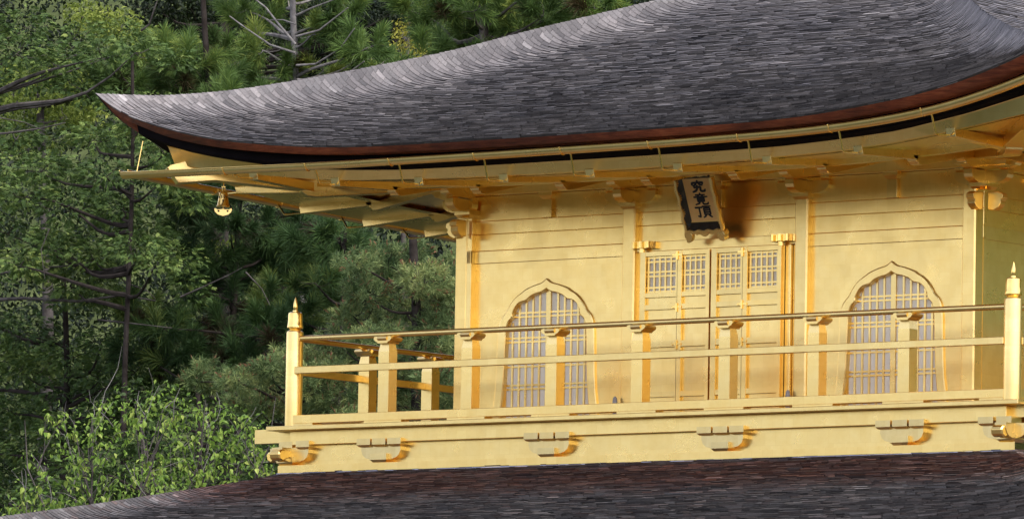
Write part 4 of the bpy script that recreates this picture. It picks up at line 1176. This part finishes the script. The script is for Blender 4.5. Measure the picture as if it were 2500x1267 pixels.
def make_tree(key, name, label, cat, style, mat, bark, seed, r_trunk=.14, opts=None):
    opts = opts or {}
    g = np.random.default_rng(seed)
    lo, hi, pads = TREES[key]
    gz = hill_z(lo[0], lo[1]) - .15
    root = tag(empty(name, (lo[0], lo[1], gz)), label, cat, group={'cypress_tree': 'cypresses on the slope', 'cedar_tree': 'cedars on the slope', 'pine_tree': 'pines behind the pavilion', 'broadleaf_tree': 'broadleaf trees on the slope'}.get(name))
    # trunk
    path = []
    for t in np.linspace(0, 1, 14):
        z = gz + (hi[2]-gz)*t
        q = min(max((z-lo[2])/(hi[2]-lo[2]), 0), 1)
        path.append((lo[0] + (hi[0]-lo[0])*q + .05*math.sin(t*9+seed), lo[1] + .05*math.cos(t*7+seed), z))
    limb('trunk', path, r_trunk*1.1, r_trunk*.35, bark, root, 10)
    tz = [p[2] for p in path]
    def on_trunk(z):
        z = min(max(z, gz+1), hi[2]-.1)
        return (float(np.interp(z, tz, [p[0] for p in path])), float(np.interp(z, tz, [p[1] for p in path])), z)
    for pad in pads:
        c = np.array(pad[:3])
        d = math.hypot(c[0]-lo[0], c[1]-lo[1])
        a = on_trunk(c[2] - .15 - .18*d)
        limb('branch', curve_path(g, a, c - np.array([0, 0, pad[4]*.3]), 8, opts.get('sag', .05), .06), max(.012, min(.05, .016 + d*.012)), .006, bark, root)
        for _ in range(opts.get('twigs', 2)):
            e = c + rand_unit(g, 1)[0]*np.array([pad[3], pad[3], pad[4]])*.9
            limb('twig', curve_path(g, c - np.array([0, 0, pad[4]*.3]), e, 5, 0, .1), .007, .003, bark, root, 4)
    fo = Foliage()
    extra = []
    for pad in pads:       # the rest of each layer, deeper in the crown
        for _ in range(opts.get('deep', 1)):
            extra.append((pad[0] + g.normal(0, pad[3]*.6) - .35, pad[1] + g.uniform(.5, 1.4), pad[2] + g.normal(0, pad[4]*.8), pad[3]*g.uniform(.7, 1.1), pad[4]*g.uniform(.7, 1.1)))
    for ip, pad in enumerate(pads + extra):
        x, y, z, rx, rz = pad
        area = math.pi*rx*rz
        tb = opts.get('tint', .5) + g.normal(0, .10)
        if style == 'tuft':
            n = max(5, int(area/.024*opts.get('dens', 1)))
            p, v = pad_points(g, pad, n)
            v[:, 2] += .75
            tint = tb + g.normal(0, .13, n)
            tint[g.random(n) < .05] = .0
            add_tufts(fo, g, p, unit(v), g.uniform(.17, .30, n)*opts.get('size', 1), opts.get('blades', 260), .0046, tint, .60)
        elif style == 'spray':
            n = max(40, int(area/.0011))
            p, v = pad_points(g, pad, n, .2)
            d = v.copy(); d[:, 2] = d[:, 2]*.25 - .18; d = unit(d)
            nn = rand_unit(g, n)*.75; nn[:, 2] += .8
            nn = unit(nn - d*np.sum(nn*d, 1)[:, None])
            add_sprays(fo, g, p, d, nn, g.uniform(.05, .115, n), tb + g.normal(0, .17, n))
        elif style == 'pine':
            n = max(30, int(area/.0026))
            p, v = pad_points(g, pad, n, .3)
            v[:, 2] += .8
            v = unit(v)
            tint = np.maximum(tb + g.normal(0, .16, n), .16)
            add_tufts(fo, g, p, v, g.uniform(.08, .125, n), 40, .0042, tint, .85)
            k = g.random(n) < .30           # reddish candles and spent cones at the shoot tips
            if k.any():
                add_tufts(fo, g, p[k] + v[k]*.05, v[k], np.full(k.sum(), .07), 9, .0042, np.full(k.sum(), .02), .22)
        else:
            n = int(area/.0010*opts.get('dens', 1))
            p, v = pad_points(g, pad, n, .15)
            add_leaves(fo, g, p, opts.get('leaf', .06), tb + g.normal(0, .16, n), .6)
    fo.build({'tuft': 'needles', 'spray': 'leaf_sprays', 'pine': 'needles', 'leaf': 'foliage'}[style], mat, root)
    return root

ta = make_tree('cyp_a', 'cypress_tree', 'light green cypress reaching in from the upper left corner on long grey limbs', 'tree', 'spray', M_HINOKI, BARK, 11, .10, {'tint': .55})
tb_ = make_tree('cyp_b', 'cypress_tree', 'lacy green cypress in front, between the left picture edge and the eave tip', 'tree', 'spray', M_HINOKI, BARK_DARK, 12, .055, {'tint': .56, 'deep': 2})
tk = make_tree('cyp_k', 'cypress_tree', 'dark shaded cypress low at the left edge behind the young leafy saplings', 'tree', 'spray', M_HINOKI, BARK_DARK, 13, .08, {'tint': .46, 'deep': 2})
tl = make_tree('cyp_l', 'cypress_tree', 'low dark cypress filling the gap just behind the young saplings', 'tree', 'spray', M_HINOKI, BARK_DARK, 25, .07, {'tint': .38, 'deep': 2})
tc = make_tree('ced_c', 'cedar_tree', 'dense round-tufted cedar just above and behind the left roof tip', 'tree', 'tuft', M_CEDAR, BARK_DARK, 14, .09, {'tint': .50})
td = make_tree('ced_d', 'cedar_tree', 'sparse cedar with bare pale trunk and separate tufts above the roof slope', 'tree', 'tuft', M_CEDAR, BARK_PALE, 15, .085, {'tint': .60, 'deep': 0})
te = make_tree('ced_e', 'cedar_tree', 'bright green cedar with rounded tufts above the middle of the upper roof', 'tree', 'tuft', M_CEDAR, BARK, 16, .12, {'tint': .58})
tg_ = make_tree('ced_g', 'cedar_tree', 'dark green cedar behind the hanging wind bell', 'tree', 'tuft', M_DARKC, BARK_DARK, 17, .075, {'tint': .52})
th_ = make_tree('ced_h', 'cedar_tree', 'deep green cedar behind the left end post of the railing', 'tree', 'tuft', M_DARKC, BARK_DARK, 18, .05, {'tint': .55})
ti = make_tree('pine_i', 'pine_tree', 'olive pine with reddish shoots beside the left corner column', 'tree', 'pine', M_PINE, BARK_DARK, 19, .13, {'tint': .55, 'twigs': 3})
tj = make_tree('pine_j', 'pine_tree', 'low yellowish pine boughs showing through the left railing', 'tree', 'pine', M_PINE, BARK_DARK, 20, .11, {'tint': .60, 'twigs': 3})
tp = make_tree('pale', 'broadleaf_tree', 'pale yellow-green broadleaf tree at the upper left among the cypresses', 'tree', 'leaf', M_PALE, BARK, 21, .12, {'tint': .52, 'leaf': .075})
tp2 = make_tree('pale2', 'broadleaf_tree', 'light green broadleaf tree glimpsed between the dark cedars under the eave', 'tree', 'leaf', M_PALE, BARK, 22, .10, {'tint': .30, 'leaf': .065, 'deep': 0})
ty = make_tree('yellow', 'golden_bush', 'golden yellow shrub peeping over the roof left of the bright cedar', 'shrub', 'leaf', M_YELLOW, BARK, 23, .06, {'tint': .50, 'leaf': .05})
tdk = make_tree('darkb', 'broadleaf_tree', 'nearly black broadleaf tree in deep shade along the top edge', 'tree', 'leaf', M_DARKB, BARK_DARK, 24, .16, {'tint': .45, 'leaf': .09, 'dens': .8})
for i, (r, pts) in enumerate(BARE_LIMBS):
    limb('branch', pts, r*.6, r*.22, BARK, (ta, tb_, tb_, tb_, th_, tdk, tb_, tk, tk, tg_, tb_)[i], 8)
for r, pts in D_LIMBS:
    limb('branch', pts, r*.8, r*.35, BARK_PALE, td, 8)

# ---- young saplings with separate hanging leaves
def leaf_mesh(k, g):
    L_, w = .105, .030
    m = MB()
    rows = []
    for t, ww, dr in ((0, .02, 0), (.22, .75, .02), (.45, 1.0, .09), (.72, .62, .22), (1.0, .02, .42)):
        z = -L_*dr*.8; x = L_*t*(1-.12*t)
        rows.append([(x, -w*ww, z + w*ww*.45), (x, 0, z), (x, w*ww, z + w*ww*.45)])
    m.sheet(rows)
    me = m.mesh('leaf', M_SAP, True)
    a = me.attributes.new('tint', 'FLOAT', 'POINT')
    tv = [.25, .38, .5, .6, .72, .85, .97][k]
    a.data.foreach_set('value', [tv]*len(me.vertices))
    return me
gl = np.random.default_rng(31)
LEAF = [leaf_mesh(k, gl) for k in range(7)]
def sapling(key, name, label, seed):
    g = np.random.default_rng(seed)
    cl = SAPS[key]
    bx = float(np.mean([c[0] for c in cl])); by = float(np.mean([c[1] for c in cl]))
    gz = hill_z(bx, by) - .1
    root = tag(empty(name, (bx, by, gz)), label, 'sapling', group='young saplings by the lower roof')
    zmin = min(c[2] for c in cl)
    for s in range(3):
        dx = (s-1)*.8
        limb('stem', [(bx + dx*.2, by, gz), (bx+dx*.4, by, gz + (zmin-gz)*.6), (bx+dx*.8, by, zmin-.05), (bx + dx*1.1 + g.normal(0, .05), by, zmin + .45), (bx+dx*1.25, by, zmin+1.0)], .022, .004, BARK, root, 6)
    for c in cl:
        s = min((-1, 0, 1), key=lambda q: abs(bx + q*.8 - c[0]))
        a = (bx + s*.8, by, max(c[2] - .5 - .2*g.random(), zmin - .35))
        path = curve_path(g, a, c, 7, -.10, .06)
        limb('twig', path, .006, .002, BARK, root, 4)
        n = int(g.integers(9, 12))
        for i in range(n):
            t = g.uniform(.55, 1.0)
            q = np.array(path[min(int(t*6), 5)]) * (1-(t*6) % 1) + np.array(path[min(int(t*6)+1, 6)]) * ((t*6) % 1)
            q = q + g.normal(0, .022, 3)
            o = link('leaf', LEAF[int(np.clip(g.normal(3.2, 1.7), 0, 6))], root, tuple(q - np.array([bx, by, gz])))
            o.rotation_euler = (g.normal(0, .5), g.uniform(.15, 1.15), g.uniform(0, 2*math.pi))
            sc = g.uniform(.52, .95); o.scale = (sc, sc*g.uniform(.85, 1.15), sc)
        # bare grey twiglets
        for _ in range(1):
            e = np.array(c) + g.normal(0, .16, 3) + np.array([0, 0, .12])
            limb('bare_twig', curve_path(g, np.array(path[4]), e, 5, 0, .08), .004, .0018, BARK_PALE, root, 4)
    fo = Foliage()
    for c in cl:
        pc = np.array(c) + g.normal(0, .10, (20, 3)) + np.array([0, .12, -.02])
        add_leaves(fo, g, pc, .062, g.normal(.34, .22, 20), .7)
    fo.build('small_leaves', M_SAP, root)
    return root
sapling('sap_a', 'sapling', 'leafy young sapling nearest the left picture edge, fresh green hanging leaves', 41)
sapling('sap_c', 'sapling', 'rearmost of the three leafy young saplings above the lower roof hip', 43)
sapling('sap_b', 'sapling', 'leafy young sapling with fresh green leaves closest to the balcony corner', 42)

# ---- woods on the far shore of the pond (unseen, behind the camera; added to darken the gold's reflections)
gw = np.random.default_rng(61)
mw = MB()
for k in range(170):
    a = math.pi + gw.uniform(-1.9, 1.9)
    rr = gw.uniform(112, 150)
    x, y = rr*math.sin(a), rr*math.cos(a)
    h, w = gw.uniform(10, 15.5), gw.uniform(4.5, 7.5)
    ph = gw.uniform(0, 6.28, 3)
    rows = []
    for i in range(9):
        t = i/8
        rad = w*math.sin(math.pi*min(.08 + t*.92, 1))**.7
        rows.append([(x + rad*(1 + .22*math.sin(3*q + ph[0] + 4*t) + .12*math.sin(7*q + ph[1]))*math.cos(q), y + rad*(1 + .22*math.sin(3*q + ph[0] + 4*t) + .12*math.sin(7*q + ph[1]))*math.sin(q), GZ + h*t + .4*math.sin(5*q + ph[2])*(t > 0)) for q in np.linspace(0, 2*math.pi, 15)])
    mw.sheet(rows)
tag(mw.build('unseen_woods', matte('far_foliage', (0.022, 0.036, 0.013), 0.9, 0, 0.8, (0.05, 0.07, 0.028)), smooth=True), kind='stuff')

# ---- undergrowth covering the slope
g = np.random.default_rng(51)
fo = Foliage()
nc = 2300
cy = 11 + 50*g.random(nc)**1.3; cx = -.76*cy - 11 + g.uniform(-9, 13, nc)*(.7 + cy/60)
for x, y in zip(cx, cy):
    z = hill_z(x, y) + g.uniform(.1, 1.6)
    n = 110
    p = np.array([x, y, z]) + rand_unit(g, n)*np.array([.9, .9, .8])*(g.random(n)**.33)[:, None]
    add_leaves(fo, g, p, .12, .35 + g.normal(0, .15) + g.normal(0, .12, n), .4)
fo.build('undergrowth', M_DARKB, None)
